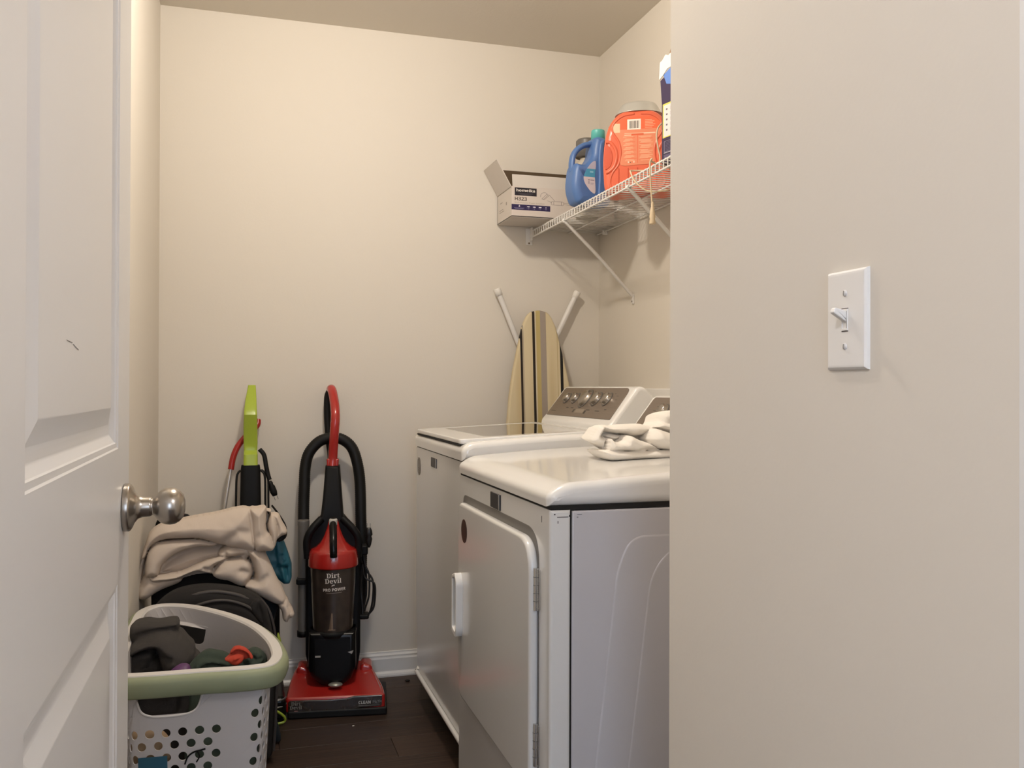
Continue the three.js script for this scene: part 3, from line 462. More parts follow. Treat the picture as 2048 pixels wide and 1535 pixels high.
{ // blue laundry bottle
  const t = thing('detergent_bottle', 'blue plastic laundry bottle with a turquoise cap and a grip hole', 'bottle', [1.178, SY, -2.905], 0.10);
  const k = 0.001736 / 8.075 * 1000, X = (u) => (u - 600) * k / 1000, Y = (v) => (1455 - v) * k / 1000 + 0.004, P = (a) => a.map(([u, v]) => [X(u), Y(v)]);
  const blue = M(0.085, 0.18, 0.42, 0.4);
  const s = shape(P([[215, 1450], [150, 1340], [118, 1190], [128, 1010], [150, 880], [190, 815], [260, 820], [340, 815], [430, 730], [470, 650], [480, 560], [505, 425], [528, 372], [610, 350], [700, 372], [740, 470], [800, 640], [830, 860], [838, 1100], [820, 1330], [770, 1450], [500, 1456]]), true);
  const grip = P([[178, 930], [172, 840], [180, 740], [205, 650], [262, 570], [340, 508], [430, 468], [530, 452], [600, 470]]).map(([x, y]) => [x, y, 0]);
  mesh('bottle_body', soft(ext(s, 0.088, 0.024, 6, 3).translate(0, 0, -0.044), 0.9), blue, t);
  mesh('grip', new THREE.TubeGeometry(curve(grip), 50, 0.0098, 14).scale(1, 1, 1.5), blue, t);
  mesh('neck', lathe([[0.0, 0.222], [0.027, 0.222], [0.025, 0.236], [0.0, 0.236]]).translate(X(640), 0, 0), blue, t);
  mesh('cap', lathe([[0, 0.272], [0.0215, 0.2715], [0.0235, 0.269], [0.025, 0.237], [0, 0.237]], 40).translate(X(648), 0, 0), M(0.11, 0.48, 0.44, 0.4), t, 'turquoise cap');
  const ls = shape(P([[340, 1050], [370, 960], [440, 850], [510, 780], [550, 770], [557, 840], [540, 1000], [540, 1290], [480, 1270], [410, 1200], [360, 1130]]), true);
  const lg = ext(ls, 0.0012).translate(-0.012, 0, 0.0436); { const p = lg.attributes.position, uv = lg.attributes.uv; for (let i = 0; i < p.count; i++) uv.setXY(i, (p.getX(i) + 0.012 - X(340)) / (X(560) - X(340)), (p.getY(i) - Y(1290)) / (Y(770) - Y(1290))); }
  mesh('label', lg, new THREE.MeshStandardMaterial({ roughness: 0.5, map: canvas(256, 512, (x, W, Hh) => { x.fillStyle = '#cfc9cf'; x.fillRect(0, 0, W, Hh); x.fillStyle = '#b9b9cc'; x.fillRect(0, 0, W, 130); x.fillStyle = '#4b9cc0'; x.fillRect(0, 130, W, 130); x.fillStyle = '#8fc8de'; x.fillRect(130, 165, 70, 26); x.fillStyle = '#6b6872'; x.fillRect(90, 300, 40, 12); x.fillRect(140, 300, 80, 12); x.fillStyle = '#a9a6b4'; x.fillRect(90, 325, 34, 45); x.fillRect(140, 350, 70, 10); x.fillRect(140, 370, 60, 8); }) }), t, 'white and blue label');
  mesh('ridge', soft(ext(shape(P([[548, 700], [590, 440], [650, 420], [640, 640], [690, 760], [700, 1100], [660, 1380], [560, 1400], [556, 1000]]), true), 0.012, 0.006, 4).translate(0, 0, 0.038), 0.9), blue, t);
  mesh('side_hollow_shade', soft(ext(shape(P([[705, 430], [660, 500], [640, 600], [650, 700], [690, 750], [740, 720], [755, 560]]), true), 0.004, 0.001).translate(0, 0, 0.0425), 0.7), M(0.015, 0.035, 0.10, 0.5), t);  // shade of the hollow put into a darker blue patch
}
{ // bottle with a grey cap behind it
  const t = thing('spray_bottle', 'pale bottle with a dark grey cap, seen through the grip of the blue bottle', 'bottle', [1.218, SY, -3.085]);
  mesh('bottle_body', lathe([[0, 0], [0.042, 0], [0.045, 0.004], [0.045, 0.17], [0.040, 0.195], [0.026, 0.215], [0.026, 0.222], [0, 0.222]], 36), M(0.55, 0.50, 0.42, 0.45), t);
  mesh('cap', lathe([[0, 0.29], [0.036, 0.288], [0.041, 0.282], [0.042, 0.222], [0.0, 0.222]], 36), M(0.14, 0.13, 0.12, 0.4), t);
}
{ // orange tub
  const t = thing('detergent_tub', 'large orange detergent pod tub with a silver lid and a printed back label', 'tub', [1.235, SY, -2.67], -0.50);
  const k = 0.00159 / 8.077, X = (u) => (u - 695) * k * 1.03, Y = (v) => (1420 - v) * k * 1.12, P = (a) => a.map(([u, v]) => [X(u), Y(v)]), mir = (a) => [...a, ...a.slice().reverse().map(([u, v]) => [1390 - u, v])];
  const orange = M(0.76, 0.15, 0.075, 0.3), dark = M(0.64, 0.105, 0.05, 0.32);
  const body = shape(P(mir([[600, 1425], [215, 1425], [178, 1380], [152, 1150], [146, 950], [160, 760], [195, 560], [270, 395], [380, 290], [470, 250], [600, 240]])), true);
  const b = mesh('tub_body', soft(ext(body, 0.13, 0.02, 5, 3).translate(0, 0, -0.065), 0.9), orange, t);
  for (const sgn of [0, 1]) {                                      // grips pressed into both sides of the face
    const m = (a) => P(a.map(([u, v]) => [sgn ? 1390 - u : u, v]));
    mesh('grip_ridge', new THREE.TubeGeometry(curve(m([[205, 690], [275, 705], [350, 800], [370, 920], [330, 1050], [255, 1120], [200, 1140]]).map(([x, y]) => [x, y, 0.063])), 40, 0.0058, 10), orange, b);
    mesh('grip_hollow', soft(ext(shape(m([[185, 730], [250, 760], [300, 860], [300, 980], [260, 1060], [190, 1090], [170, 930]]), true), 0.003, 0.0014, 2).translate(0, 0, 0.0635), 0.8), dark, b);
    mesh('face_ridge', new THREE.TubeGeometry(curve(m([[640, 300], [480, 320], [360, 390], [300, 480], [320, 580], [400, 700], [430, 850], [400, 1020], [300, 1150], [265, 1270], [290, 1350], [360, 1390]]).map(([x, y]) => [x, y, 0.0635])), 60, 0.0042, 8), orange, b);
  }
  for (const u of [400, 545, 695, 845, 990]) mesh('rib', soft(ext(shape(P([[u - 9, 1370], [u + 9, 1370], [u + 9, 1080], [u - 9, 1080]])), 0.004, 0.0014).translate(0, 0, 0.063), 0.6), dark, b);
  const ls = shape(P([[430, 1030], [455, 850], [420, 690], [330, 560], [310, 490], [370, 410], [480, 360], [695, 345], [910, 360], [1010, 400], [1080, 480], [1060, 560], [985, 690], [950, 850], [960, 1010], [700, 1040]]), true);
  const lg = ext(ls, 0.0014).translate(0, 0, 0.065); { const p = lg.attributes.position, uv = lg.attributes.uv; for (let i = 0; i < p.count; i++) uv.setXY(i, (p.getX(i) - X(310)) / (X(1080) - X(310)), (p.getY(i) - Y(1040)) / (Y(345) - Y(1040))); }
  mesh('label', lg, new THREE.MeshStandardMaterial({ roughness: 0.3, map: canvas(768, 696, (x, W, Hh) => {
    x.fillStyle = '#e38a68'; x.fillRect(0, 0, W, Hh); x.fillStyle = '#ea6a44'; x.fillRect(60, 0, W - 90, 180); x.fillStyle = '#f0c7a6'; x.fillRect(0, 90, 110, 130);
    x.fillStyle = '#f3e8de'; x.fillRect(225, 35, 210, 150); x.fillStyle = '#4b4540'; for (let i = 0, q = 256; q < 412; i++) { const w = [5, 9, 4, 12, 5, 5, 10][i % 7]; x.fillRect(q, 58, w, 110); q += w + [5, 4, 7][i % 3]; }
    x.fillStyle = '#efb595'; for (let i = 0; i < 6; i++) x.fillRect(500, 50 + i * 22, 110 + (i * 37) % 60, 8);
    x.fillStyle = '#f3cdb2'; x.fillRect(180, 235, 480, 7); x.fillStyle = '#d95e3a'; x.fillRect(290, 246, 190, 22); x.fillStyle = '#f3cdb2'; x.fillRect(178, 258, 110, 12); x.fillRect(482, 240, 180, 12);
    x.fillStyle = '#e2603c'; x.fillRect(386, 262, 7, 410);
    for (let i = 0; i < 24; i++) { x.fillStyle = i % 4 === 1 ? '#e4714b' : '#f0b795'; x.fillRect(160 + (i * 53) % 70, 285 + i * 15, 160 - (i * 29) % 60, 7); x.fillStyle = i % 5 === 2 ? '#e4714b' : '#f0b795'; x.fillRect(402 + (i * 31) % 40, 285 + i * 15, 200 - (i * 41) % 80, 7); }
    x.fillStyle = '#f3d8c4'; x.beginPath(); x.arc(245, 655, 12, 0, 7); x.arc(330, 655, 12, 0, 7); x.fill(); x.fillStyle = '#4b4540'; x.beginPath(); x.arc(275, 660, 7, 0, 7); x.fill();
  }) }), b, 'printed label with a barcode');
  mesh('lid_latch', rbox(X(215), X(290), Y(470), Y(405), -0.02, 0.02, 0.003), dark, b);
  const lid = lathe([[0, 0.034], [0.06, 0.034], [0.074, 0.031], [0.083, 0.024], [0.093, 0.010], [0.104, 0.003], [0.105, 0], [0, 0]], 56).scale(0.74, 1.15, 0.58).translate(0, Y(252), 0);
  mesh('lid', lid, M(0.58, 0.57, 0.53, 0.28, { metalness: 0.4 }), t, 'silver lid');
}
{ // torn dark carton, mostly hidden by the near wall
  const t = thing('carton', 'dark purple carton with a torn white top, on the wire shelf by the near wall', 'box', [1.124, SY, -2.285], -1.346);
  const pur = M(0.042, 0.026, 0.075, 0.45), w = 0.2, d = 0.12;
  const shp = shape([[0.004, 0], [w, 0], [w, 0.285], [0.02, 0.245], [-0.003, 0.236], [0.004, 0.165]]);
  mesh('carton_body', uvm(ext(shp, d, 0.001, 1).translate(0, 0, -d)), pur, t);
  mesh('torn_edge', uvm(soft(ext(shape([[-0.003, 0.238], [-0.006, 0.29], [0.004, 0.293], [0.016, 0.306], [0.03, 0.300], [0.05, 0.31], [0.09, 0.305], [0.13, 0.315], [w, 0.30], [w, 0.275], [0.03, 0.262], [0.012, 0.247]]), 0.0018).rotateX(-0.10).translate(0, 0, 0.026), 0.5)), M(0.80, 0.74, 0.69, 0.7), t, 'torn white paper edge');
  mesh('blue_print', ext(shape([[0.012, 0.2475], [0.025, 0.22], [0.06, 0.21], [0.06, 0.268]]), 0.0005), M(0.12, 0.24, 0.62, 0.5), t);
  mesh('inner_flap', uvm(ext(roundPoly([[0.014, 0.27], [0.018, 0.318], [0.03, 0.333], [0.12, 0.33], [0.12, 0.27]], 0.012), 0.003).translate(0, 0, -0.02)), M(0.30, 0.17, 0.08, 0.8), t, 'brown inner flap');
  const panel = canvas(256, 512, (x, W, Hh) => { x.fillStyle = '#d9cf63'; x.fillRect(0, 0, W, Hh); x.fillStyle = '#d8d2d0'; x.fillRect(9, 26, W, Hh - 40); for (let i = 0; i < 5; i++) { x.fillStyle = '#6a6470'; x.fillRect(30, 78 + i * 78, 14, 26); x.fillStyle = '#9c96a0'; for (let q = 0; q < 5; q++) x.fillRect(66, 66 + i * 78 + q * 11, 150 - q * 12, 4); } });
  const pg = new THREE.BoxGeometry(0.12, 0.095, 0.0008).translate(0.07, 0.118, 0.0006); mesh('white_panel', pg, new THREE.MeshStandardMaterial({ map: panel, roughness: 0.5 }), t, 'white panel with a yellow edge');
  const low = canvas(256, 256, (x) => { x.fillStyle = '#332b45'; x.fillRect(0, 0, 256, 256); x.strokeStyle = '#8e88a0'; x.lineWidth = 4; x.strokeRect(14, 20, 300, 120); x.fillStyle = '#5b5470'; for (let i = 0; i < 6; i++) x.fillRect(24, 34 + i * 17, 200, 6); x.fillStyle = '#e4e0ea'; x.fillRect(10, 150, 250, 5); x.fillStyle = '#5b5470'; x.fillRect(10, 175, 250, 50); });
  mesh('print_panel', new THREE.BoxGeometry(0.12, 0.062, 0.0008).translate(0.07, 0.034, 0.0006), new THREE.MeshStandardMaterial({ map: low, roughness: 0.5 }), t);
}
{ // cream cord
  const t = thing('cord', 'cream cable looped over the front lip of the wire shelf, its plug end hanging down', 'cord', [0, 0, 0]);
  const c = M(0.62, 0.50, 0.34, 0.55);
  mesh('cable', tube([[1.26, SY + 0.02, -2.43], [1.235, SY + 0.12, -2.425], [1.21, SY + 0.162, -2.42], [1.183, SY + 0.15, -2.415], [1.172, SY + 0.12, -2.41], [1.174, SY + 0.085, -2.405], [1.178, SY + 0.055, -2.40], [1.165, SY + 0.03, -2.385], [1.135, SY + 0.012, -2.40], [1.10, SY + 0.012, -2.42], [1.084, SY + 0.003, -2.40], [1.088, SY - 0.035, -2.37], [1.12, SY - 0.065, -2.34], [1.19, SY - 0.055, -2.30], [1.20, SY - 0.03, -2.27], [1.11, SY + 0.008, -2.30], [1.086, SY + 0.007, -2.262], [1.08, SY - 0.01, -2.262], [1.084, SY - 0.08, -2.262], [1.087, SY - 0.12, -2.262]], 0.0024, 200, 8), c, t);
  mesh('plug', lathe([[0, 0.03], [0.003, 0.03], [0.0042, 0.022], [0.0035, 0.019], [0.0055, 0.012], [0.0085, -0.012], [0.007, -0.016], [0.009, -0.03], [0.006, -0.032], [0, -0.032]], 16).translate(1.088, SY - 0.142, -2.262), c, t);
}
{ // ironing board leaning on the back wall
  const t = thing('ironing_board', 'ironing board with a cream striped cover and white legs, leaning on the back wall', 'ironing board', [1.098, 0, 0]);
  const half = [[0.0, 0.004], [0.006, 0.031], [0.014, 0.042], [0.026, 0.051], [0.045, 0.060], [0.063, 0.068], [0.116, 0.081], [0.166, 0.093], [0.231, 0.108], [0.277, 0.117], [0.34, 0.127], [0.41, 0.134], [0.55, 0.152], [0.75, 0.165], [1.2, 0.165], [1.30, 0.158], [1.335, 0.13]];
  const Lb = 1.372, pts = [...half.map(([d, x]) => [-x, Lb - d]), ...half.slice().reverse().map(([d, x]) => [x, Lb - d])];
  const tex = canvas(1024, 512, (x, W, Hh) => {
    x.fillStyle = '#cfc1a0'; x.fillRect(0, 0, W, Hh); const r = (a, b, f) => { x.fillStyle = f; x.fillRect((a + 0.18) / 0.36 * W, 0, (b - a) / 0.36 * W, Hh); };
    r(-0.0795, -0.0705, '#1d1512'); r(-0.069, -0.066, '#9a9184'); r(-0.0295, -0.0195, '#1d1512'); r(-0.0185, -0.0155, '#c9c2b0'); r(-0.014, 0.003, '#b7a56e'); r(0.003, 0.0265, '#9c9187'); r(0.082, 0.0935, '#1a1716'); r(0.070, 0.073, '#b9a882');
    for (let i = 0; i < 60; i++) { const g = x.createRadialGradient(0, 0, 2, 0, 0, 30 + rnd() * 40); const a = 0.04 + rnd() * 0.07; g.addColorStop(0, `rgba(150,110,50,${a})`); g.addColorStop(1, 'rgba(150,110,50,0)'); x.save(); x.translate(rnd() * W, rnd() * Hh); x.scale(1, 1.6); x.fillStyle = g; x.fillRect(-80, -80, 160, 160); x.restore(); }
  });
  const g = soft(ext(shape(pts), 0.026, 0.008, 4).translate(0, 0, -0.013), 0.8); { const p = g.attributes.position, uv = g.attributes.uv; for (let i = 0; i < p.count; i++) uv.setXY(i, (p.getX(i) + 0.18) / 0.36, p.getY(i) / Lb); }
  const b = mesh('board', g, new THREE.MeshStandardMaterial({ map: tex, roughness: 0.85, bumpMap: mottle, bumpScale: 0.0003 }), t, 'padded cover with black, grey and yellow stripes'); b.position.set(0.006, 0.024, -3.195); b.rotation.x = -0.0845;
  for (const s of [-1, 1]) {
    const tip = s < 0 ? [-0.144, 1.463] : [0.182, 1.466], c = s < 0 ? [-0.065, 1.276] : [0.104, 1.308], u = [(c[0] - tip[0]) / (tip[1] - c[1]), 1];
    const at = (y) => [tip[0] + (tip[1] - y) * u[0], y, -3.352 + (s > 0 ? 0 : 0.0)];
    const leg = mesh('leg', rod(at(1.46), at(0.62), 0.0105, 14), wireWhite, t); const e = at(1.466), d = V(...at(1.46)).sub(V(...at(1.40))).normalize();
    const cap = mesh('end_cap', lathe([[0, 0.012], [0.012, 0.011], [0.0142, 0.008], [0.0142, 0.0], [0.0128, -0.018], [0, -0.018]], 24), M(0.80, 0.77, 0.72, 0.45), leg); cap.position.set(...e); cap.quaternion.setFromUnitVectors(V(0, 1, 0), d);
  }
}
// ------------------------------------------------------------------ red upright vacuum cleaner
{
  const t = thing('vacuum_cleaner', 'red and black upright vacuum cleaner standing by the baseboard of the back wall', 'vacuum cleaner', [0.306, 0, -3.15], -0.139);
  const red = M(0.40, 0.018, 0.014, 0.24, { clearcoat: 0.6, clearcoatRoughness: 0.1 });
  const leanBack = (g, y0, k) => { const p = g.attributes.position; for (let i = 0; i < p.count; i++) { const y = p.getY(i); if (y > y0) p.setZ(i, p.getZ(i) - (y - y0) * k); } return g; };
  // floor head: plan outline, the top rising towards the back
  const plan = roundPoly([[-0.147, -0.142], [0.178, -0.142], [0.172, -0.06], [0.128, 0.105], [0.10, 0.135], [-0.10, 0.135], [-0.138, 0.10], [-0.147, 0.0]], [0.012, 0.012, 0.04, 0.05, 0.02, 0.02, 0.05, 0.05]);
  const head = ext(plan, 0.05, 0.009, 4, 10).rotateX(-Math.PI / 2).translate(0, 0.018, 0);
  { const p = head.attributes.position; for (let i = 0; i < p.count; i++) { const y = p.getY(i), z = p.getZ(i), x = p.getX(i), f = (y - 0.018) / 0.05, back = THREE.MathUtils.smoothstep(-z, -0.142, 0.12); const hump = Math.exp(-(((Math.abs(x - 0.005) - 0.105) / 0.03) ** 2)) * THREE.MathUtils.smoothstep(-z, 0.02, 0.11); p.setY(i, y + f * (0.022 * back + 0.018 * hump)); } }
  mesh('floor_head', uvm(soft(head, 0.6)), red, t, 'red floor head');
  for (const x of [-0.108, 0.112]) mesh('head_shoulder', uvm(soft(ext(roundPoly([[-0.026, 0.04], [0.026, 0.04], [0.022, 0.108], [-0.018, 0.114]], [0, 0, 0.016, 0.016]), 0.085, 0.009, 4).translate(x, 0, -0.13), 0.7)), red, t);
  mesh('bumper', rbox(-0.140, 0.184, 0.0, 0.026, -0.12, 0.149, 0.006), rubber, t);
  const band = canvas(1024, 160, (x, W, Hh) => {
    x.fillStyle = '#2a2320'; x.fillRect(0, 0, W, Hh); for (let i = 0; i < 90; i++) { x.fillStyle = `rgba(${90 + rnd() * 60},${75 + rnd() * 50},${60 + rnd() * 40},${0.03 + rnd() * 0.08})`; x.beginPath(); x.ellipse(rnd() * W, rnd() * Hh, 10 + rnd() * 60, 6 + rnd() * 22, rnd() * 3, 0, 7); x.fill(); }
    x.fillStyle = '#8c8a85'; x.font = 'bold 50px serif'; x.textAlign = 'center'; x.fillText('Dirt', 84, 66); x.fillText('Devil', 84, 108); x.fillStyle = '#9a6d68'; x.fillRect(66, 122, 40, 8);
    x.textAlign = 'left'; x.fillStyle = '#c9c6c0'; x.font = 'bold 44px sans-serif'; x.fillText('CLEAN', 760, 84); x.fillStyle = '#8c8a85'; x.font = '44px sans-serif'; x.fillText('PATH', 915, 84); x.fillStyle = '#77736d'; x.fillRect(765, 100, 230, 5);
  });
  const ws = shape([[-0.132, 0.020], [0.0, 0.016], [0.05, 0.018], [0.09, 0.026], [0.166, 0.030], [0.168, 0.066], [0.075, 0.066], [0.05, 0.060], [-0.02, 0.058], [-0.06, 0.060], [-0.132, 0.060], [-0.138, 0.055], [-0.138, 0.024]]);
  const wg = soft(ext(ws, 0.008, 0.003, 3), 0.6); { const p = wg.attributes.position, uv = wg.attributes.uv; for (let i = 0; i < p.count; i++) uv.setXY(i, (p.getX(i) + 0.138) / 0.306, (p.getY(i) - 0.016) / 0.05); }
  mesh('brush_window', wg.translate(0, 0, 0.1385), new THREE.MeshPhysicalMaterial({ map: band, roughness: 0.15, clearcoat: 1, clearcoatRoughness: 0.05 }), t, 'smoked clear window over the brush');
  // spine, neck and shoulders behind the dust cup
  const spine = shape([[-0.082, 0.10], [-0.095, 0.16], [-0.097, 0.54], [-0.09, 0.578], [-0.07, 0.608], [-0.046, 0.640], [-0.040, 0.70], [-0.033, 0.81], [0.016, 0.81], [0.024, 0.72], [0.031, 0.640], [0.052, 0.615], [0.082, 0.585], [0.092, 0.55], [0.092, 0.16], [0.082, 0.10]]);
  mesh('body', uvm(soft(leanBack(ext(spine, 0.075, 0.012, 4).translate(0, 0, -0.095), 0.58, 0.27), 0.8)), black, t);
  mesh('yoke', tube([[-0.088, 0.50, -0.005], [-0.09, 0.56, 0.0], [-0.074, 0.598, -0.002], [-0.042, 0.632, -0.02]], 0.013, 30, 10), black, t);
  mesh('yoke', tube([[0.084, 0.50, -0.005], [0.086, 0.56, 0.0], [0.068, 0.596, -0.002], [0.030, 0.632, -0.02]], 0.013, 30, 10), black, t);
  const low = shape([[-0.078, 0.262], [-0.080, 0.14], [-0.073, 0.112], [-0.035, 0.080], [0.035, 0.078], [0.064, 0.10], [0.080, 0.14], [0.078, 0.262]]);
  mesh('motor_housing', uvm(soft(ext(low, 0.15, 0.022, 5).translate(0, 0, -0.075), 0.8)), blackGloss, t);
  mesh('housing_collar', lathe([[0.06, 0.235], [0.079, 0.24], [0.081, 0.252], [0.076, 0.262], [0.05, 0.262]], 48), black, t);
  mesh('housing_mark', rbox(-0.056, -0.038, 0.178, 0.184, 0.0745, 0.0758, 0.0004), M(0.42, 0.40, 0.37, 0.5), t); mesh('housing_mark', ext(shape([[0.052, 0.193], [0.071, 0.198], [0.066, 0.186]]), 0.0012).translate(0, 0, 0.0745), M(0.36, 0.35, 0.34, 0.5), t);
  mesh('pedal', new THREE.SphereGeometry(1, 28, 16).scale(0.024, 0.008, 0.016).translate(0.012, 0.088, 0.086), M(0.34, 0.35, 0.31, 0.3, { metalness: 0.6 }), t, 'silver foot pedal');
  // dust cup
  const cupMap = canvas(1024, 512, (x, W, Hh) => {
    x.fillStyle = '#3a302b'; x.fillRect(0, 0, W, Hh);
    for (let i = 0; i < 260; i++) { const y = rnd() * Hh, g = x.createRadialGradient(0, 0, 1, 0, 0, 26 + rnd() * 46); const b = rnd() < 0.55; g.addColorStop(0, b ? 'rgba(24,19,17,0.22)' : 'rgba(96,80,68,0.15)'); g.addColorStop(1, 'rgba(60,50,40,0)'); x.save(); x.translate(rnd() * W, y); x.fillStyle = g; x.fillRect(-90, -90, 180, 180); x.restore(); }
    const c = W * 0.25;                                       // the camera side of the cup
    x.fillStyle = 'rgba(160,132,104,0.5)'; x.beginPath(); x.moveTo(c - 26, 470); x.lineTo(c - 6, 345); x.lineTo(c + 2, 345); x.lineTo(c + 8, 470); x.fill(); x.fillStyle = 'rgba(190,160,130,0.55)'; x.fillRect(c - 34, 466, 60, 8); x.fillStyle = 'rgba(190,165,138,0.5)'; x.fillRect(c - 4, 350, 6, 118);  // lit inner cone and its light streak painted into the cup colour
    x.fillStyle = '#e6dfd6'; x.textAlign = 'center'; x.save(); x.translate(c + 2, 0); x.rotate(-0.04); x.font = 'bold 46px serif'; x.fillText('Dirt', 0, 88); x.fillText('Devil', 0, 128); x.beginPath(); x.lineWidth = 6; x.strokeStyle = '#e6dfd6'; x.moveTo(-12, 150); x.quadraticCurveTo(-4, 138, 10, 142); x.stroke();
    x.font = 'bold 30px sans-serif'; x.fillText('PRO POWER', 6, 186); x.fillStyle = '#8c8078'; x.fillRect(-54, 198, 116, 4); x.restore();
  });
  mesh('dust_cup', new THREE.CylinderGeometry(0.0785, 0.068, 0.238, 64, 1, false, -Math.PI / 2, Math.PI * 2).translate(0, 0.369, 0.008), new THREE.MeshPhysicalMaterial({ map: cupMap, roughness: 0.3, clearcoat: 1, clearcoatRoughness: 0.06 }), t, 'smoky dust cup');
  const lid = mesh('cup_lid', lathe([[0.0, 0.474], [0.083, 0.474], [0.0855, 0.478], [0.0845, 0.50], [0.081, 0.522], [0.0775, 0.53], [0.073, 0.533], [0.060, 0.54], [0.044, 0.556], [0.031, 0.58], [0.021, 0.608], [0.016, 0.628], [0, 0.634]], 64).translate(0, 0, 0.006), red, t, 'red domed lid');
  mesh('carry_handle', tube([[0, 0.632, 0.012], [0, 0.62, 0.034], [0.002, 0.592, 0.062], [0.003, 0.565, 0.082], [0.004, 0.535, 0.089], [0.004, 0.518, 0.086]], 0.0125, 40, 14), blackGloss, lid, 'black carry handle');
  mesh('release_button', rbox(-0.014, 0.014, 0.616, 0.638, 0.012, 0.038, 0.005), M(0.45, 0.43, 0.40, 0.4), lid, 'grey release button');
  // loop handle: red grip in front of a black back
  const gp = [[-0.010, 0.795, -0.106], [-0.008, 0.835, -0.110], [-0.006, 0.875, -0.103], [-0.002, 0.93, -0.092], [0.001, 0.985, -0.094], [-0.003, 1.03, -0.122], [-0.011, 1.068, -0.155], [-0.017, 1.083, -0.178], [-0.020, 1.082, -0.195]];
  mesh('grip', new THREE.TubeGeometry(curve(gp), 70, 0.0165, 18), red, t, 'red hand grip');
  mesh('grip_end', new THREE.SphereGeometry(0.0163, 20, 14).translate(-0.019, 1.082, -0.19), red, t);
  mesh('grip_socket', uvm(soft(ext(roundPoly([[-0.028, 0.786], [0.010, 0.786], [0.014, 0.835], [-0.030, 0.835]], 0.006), 0.03, 0.005).translate(0, 0, -0.128), 0.6)), red, t);
  mesh('handle_back', tube([[-0.012, 0.79, -0.145], [-0.017, 0.85, -0.160], [-0.024, 0.90, -0.172], [-0.031, 0.98, -0.188], [-0.031, 1.05, -0.196], [-0.024, 1.075, -0.196]], 0.0135, 40, 12), black, t);
  // hose, wand and clip
  mesh('hose', ribbed([[-0.109, 0.600, -0.10], [-0.110, 0.66, -0.115], [-0.109, 0.731, -0.13], [-0.107, 0.80, -0.14], [-0.094, 0.852, -0.145], [-0.060, 0.892, -0.15], [-0.018, 0.906, -0.15], [0.022, 0.901, -0.15], [0.057, 0.872, -0.15], [0.077, 0.818, -0.145], [0.088, 0.743, -0.14], [0.092, 0.618, -0.125], [0.095, 0.512, -0.115], [0.089, 0.335, -0.10], [0.06, 0.25, -0.09]], 0.0205, 300, 16, 0.07), rubber, t);
  const grey = M(0.135, 0.125, 0.113, 0.45);
  mesh('wand', lathe([[0, 0.225], [0.0175, 0.225], [0.018, 0.23], [0.0195, 0.60], [0.0205, 0.606], [0.0205, 0.618], [0.019, 0.622], [0, 0.622]], 28).translate(-0.107, 0, -0.075), grey, t, 'grey wand');
  mesh('wand_clip', rbox(-0.13, -0.085, 0.398, 0.420, -0.10, -0.045, 0.006), black, t); mesh('wand_end', lathe([[0, 0.212], [0.021, 0.212], [0.021, 0.232], [0, 0.232]], 24).translate(-0.107, 0, -0.075), black, t);
  // wound cord
  const cordM = M(0.008, 0.007, 0.007, 0.4);
  for (const [o, w, y0, y1] of [[0.0, 0.135, 0.275, 0.50], [0.006, 0.122, 0.30, 0.515], [-0.006, 0.112, 0.285, 0.525], [0.012, 0.141, 0.285, 0.47]]) mesh('cord_loop', tube([[0.098, y1, -0.05 + o], [0.108, y1 - 0.05, -0.048 + o], [w, (y0 + y1) / 2 + 0.02, -0.045 + o], [w, (y0 + y1) / 2 - 0.05, -0.045 + o], [w - 0.012, y0 + 0.015, -0.045 + o], [0.104, y0, -0.047 + o], [0.098, y0 + 0.05, -0.055 + o], [0.094, (y0 + y1) / 2, -0.06 + o]], 0.0036, 50, 8, true), cordM, t);
  mesh('cord_hook', rbox(0.088, 0.118, 0.500, 0.535, -0.075, -0.025, 0.007), black, t); mesh('cord_hook', rbox(0.088, 0.122, 0.275, 0.292, -0.075, -0.025, 0.006), black, t);
  const pl = mesh('plug', lathe([[0, 0.06], [0.007, 0.06], [0.011, 0.05], [0.013, 0.035], [0.009, 0.03], [0.012, 0.02], [0.008, 0.0], [0.004, -0.01], [0, -0.01]], 20).scale(1, 1, 0.7).translate(0.121, 0.535, -0.04), cordM, t);
  for (const x of [0.115, 0.126]) mesh('plug_blade', rbox(x - 0.0008, x + 0.0008, 0.594, 0.611, -0.044, -0.036, 0.0006, 1), chrome, pl);
}
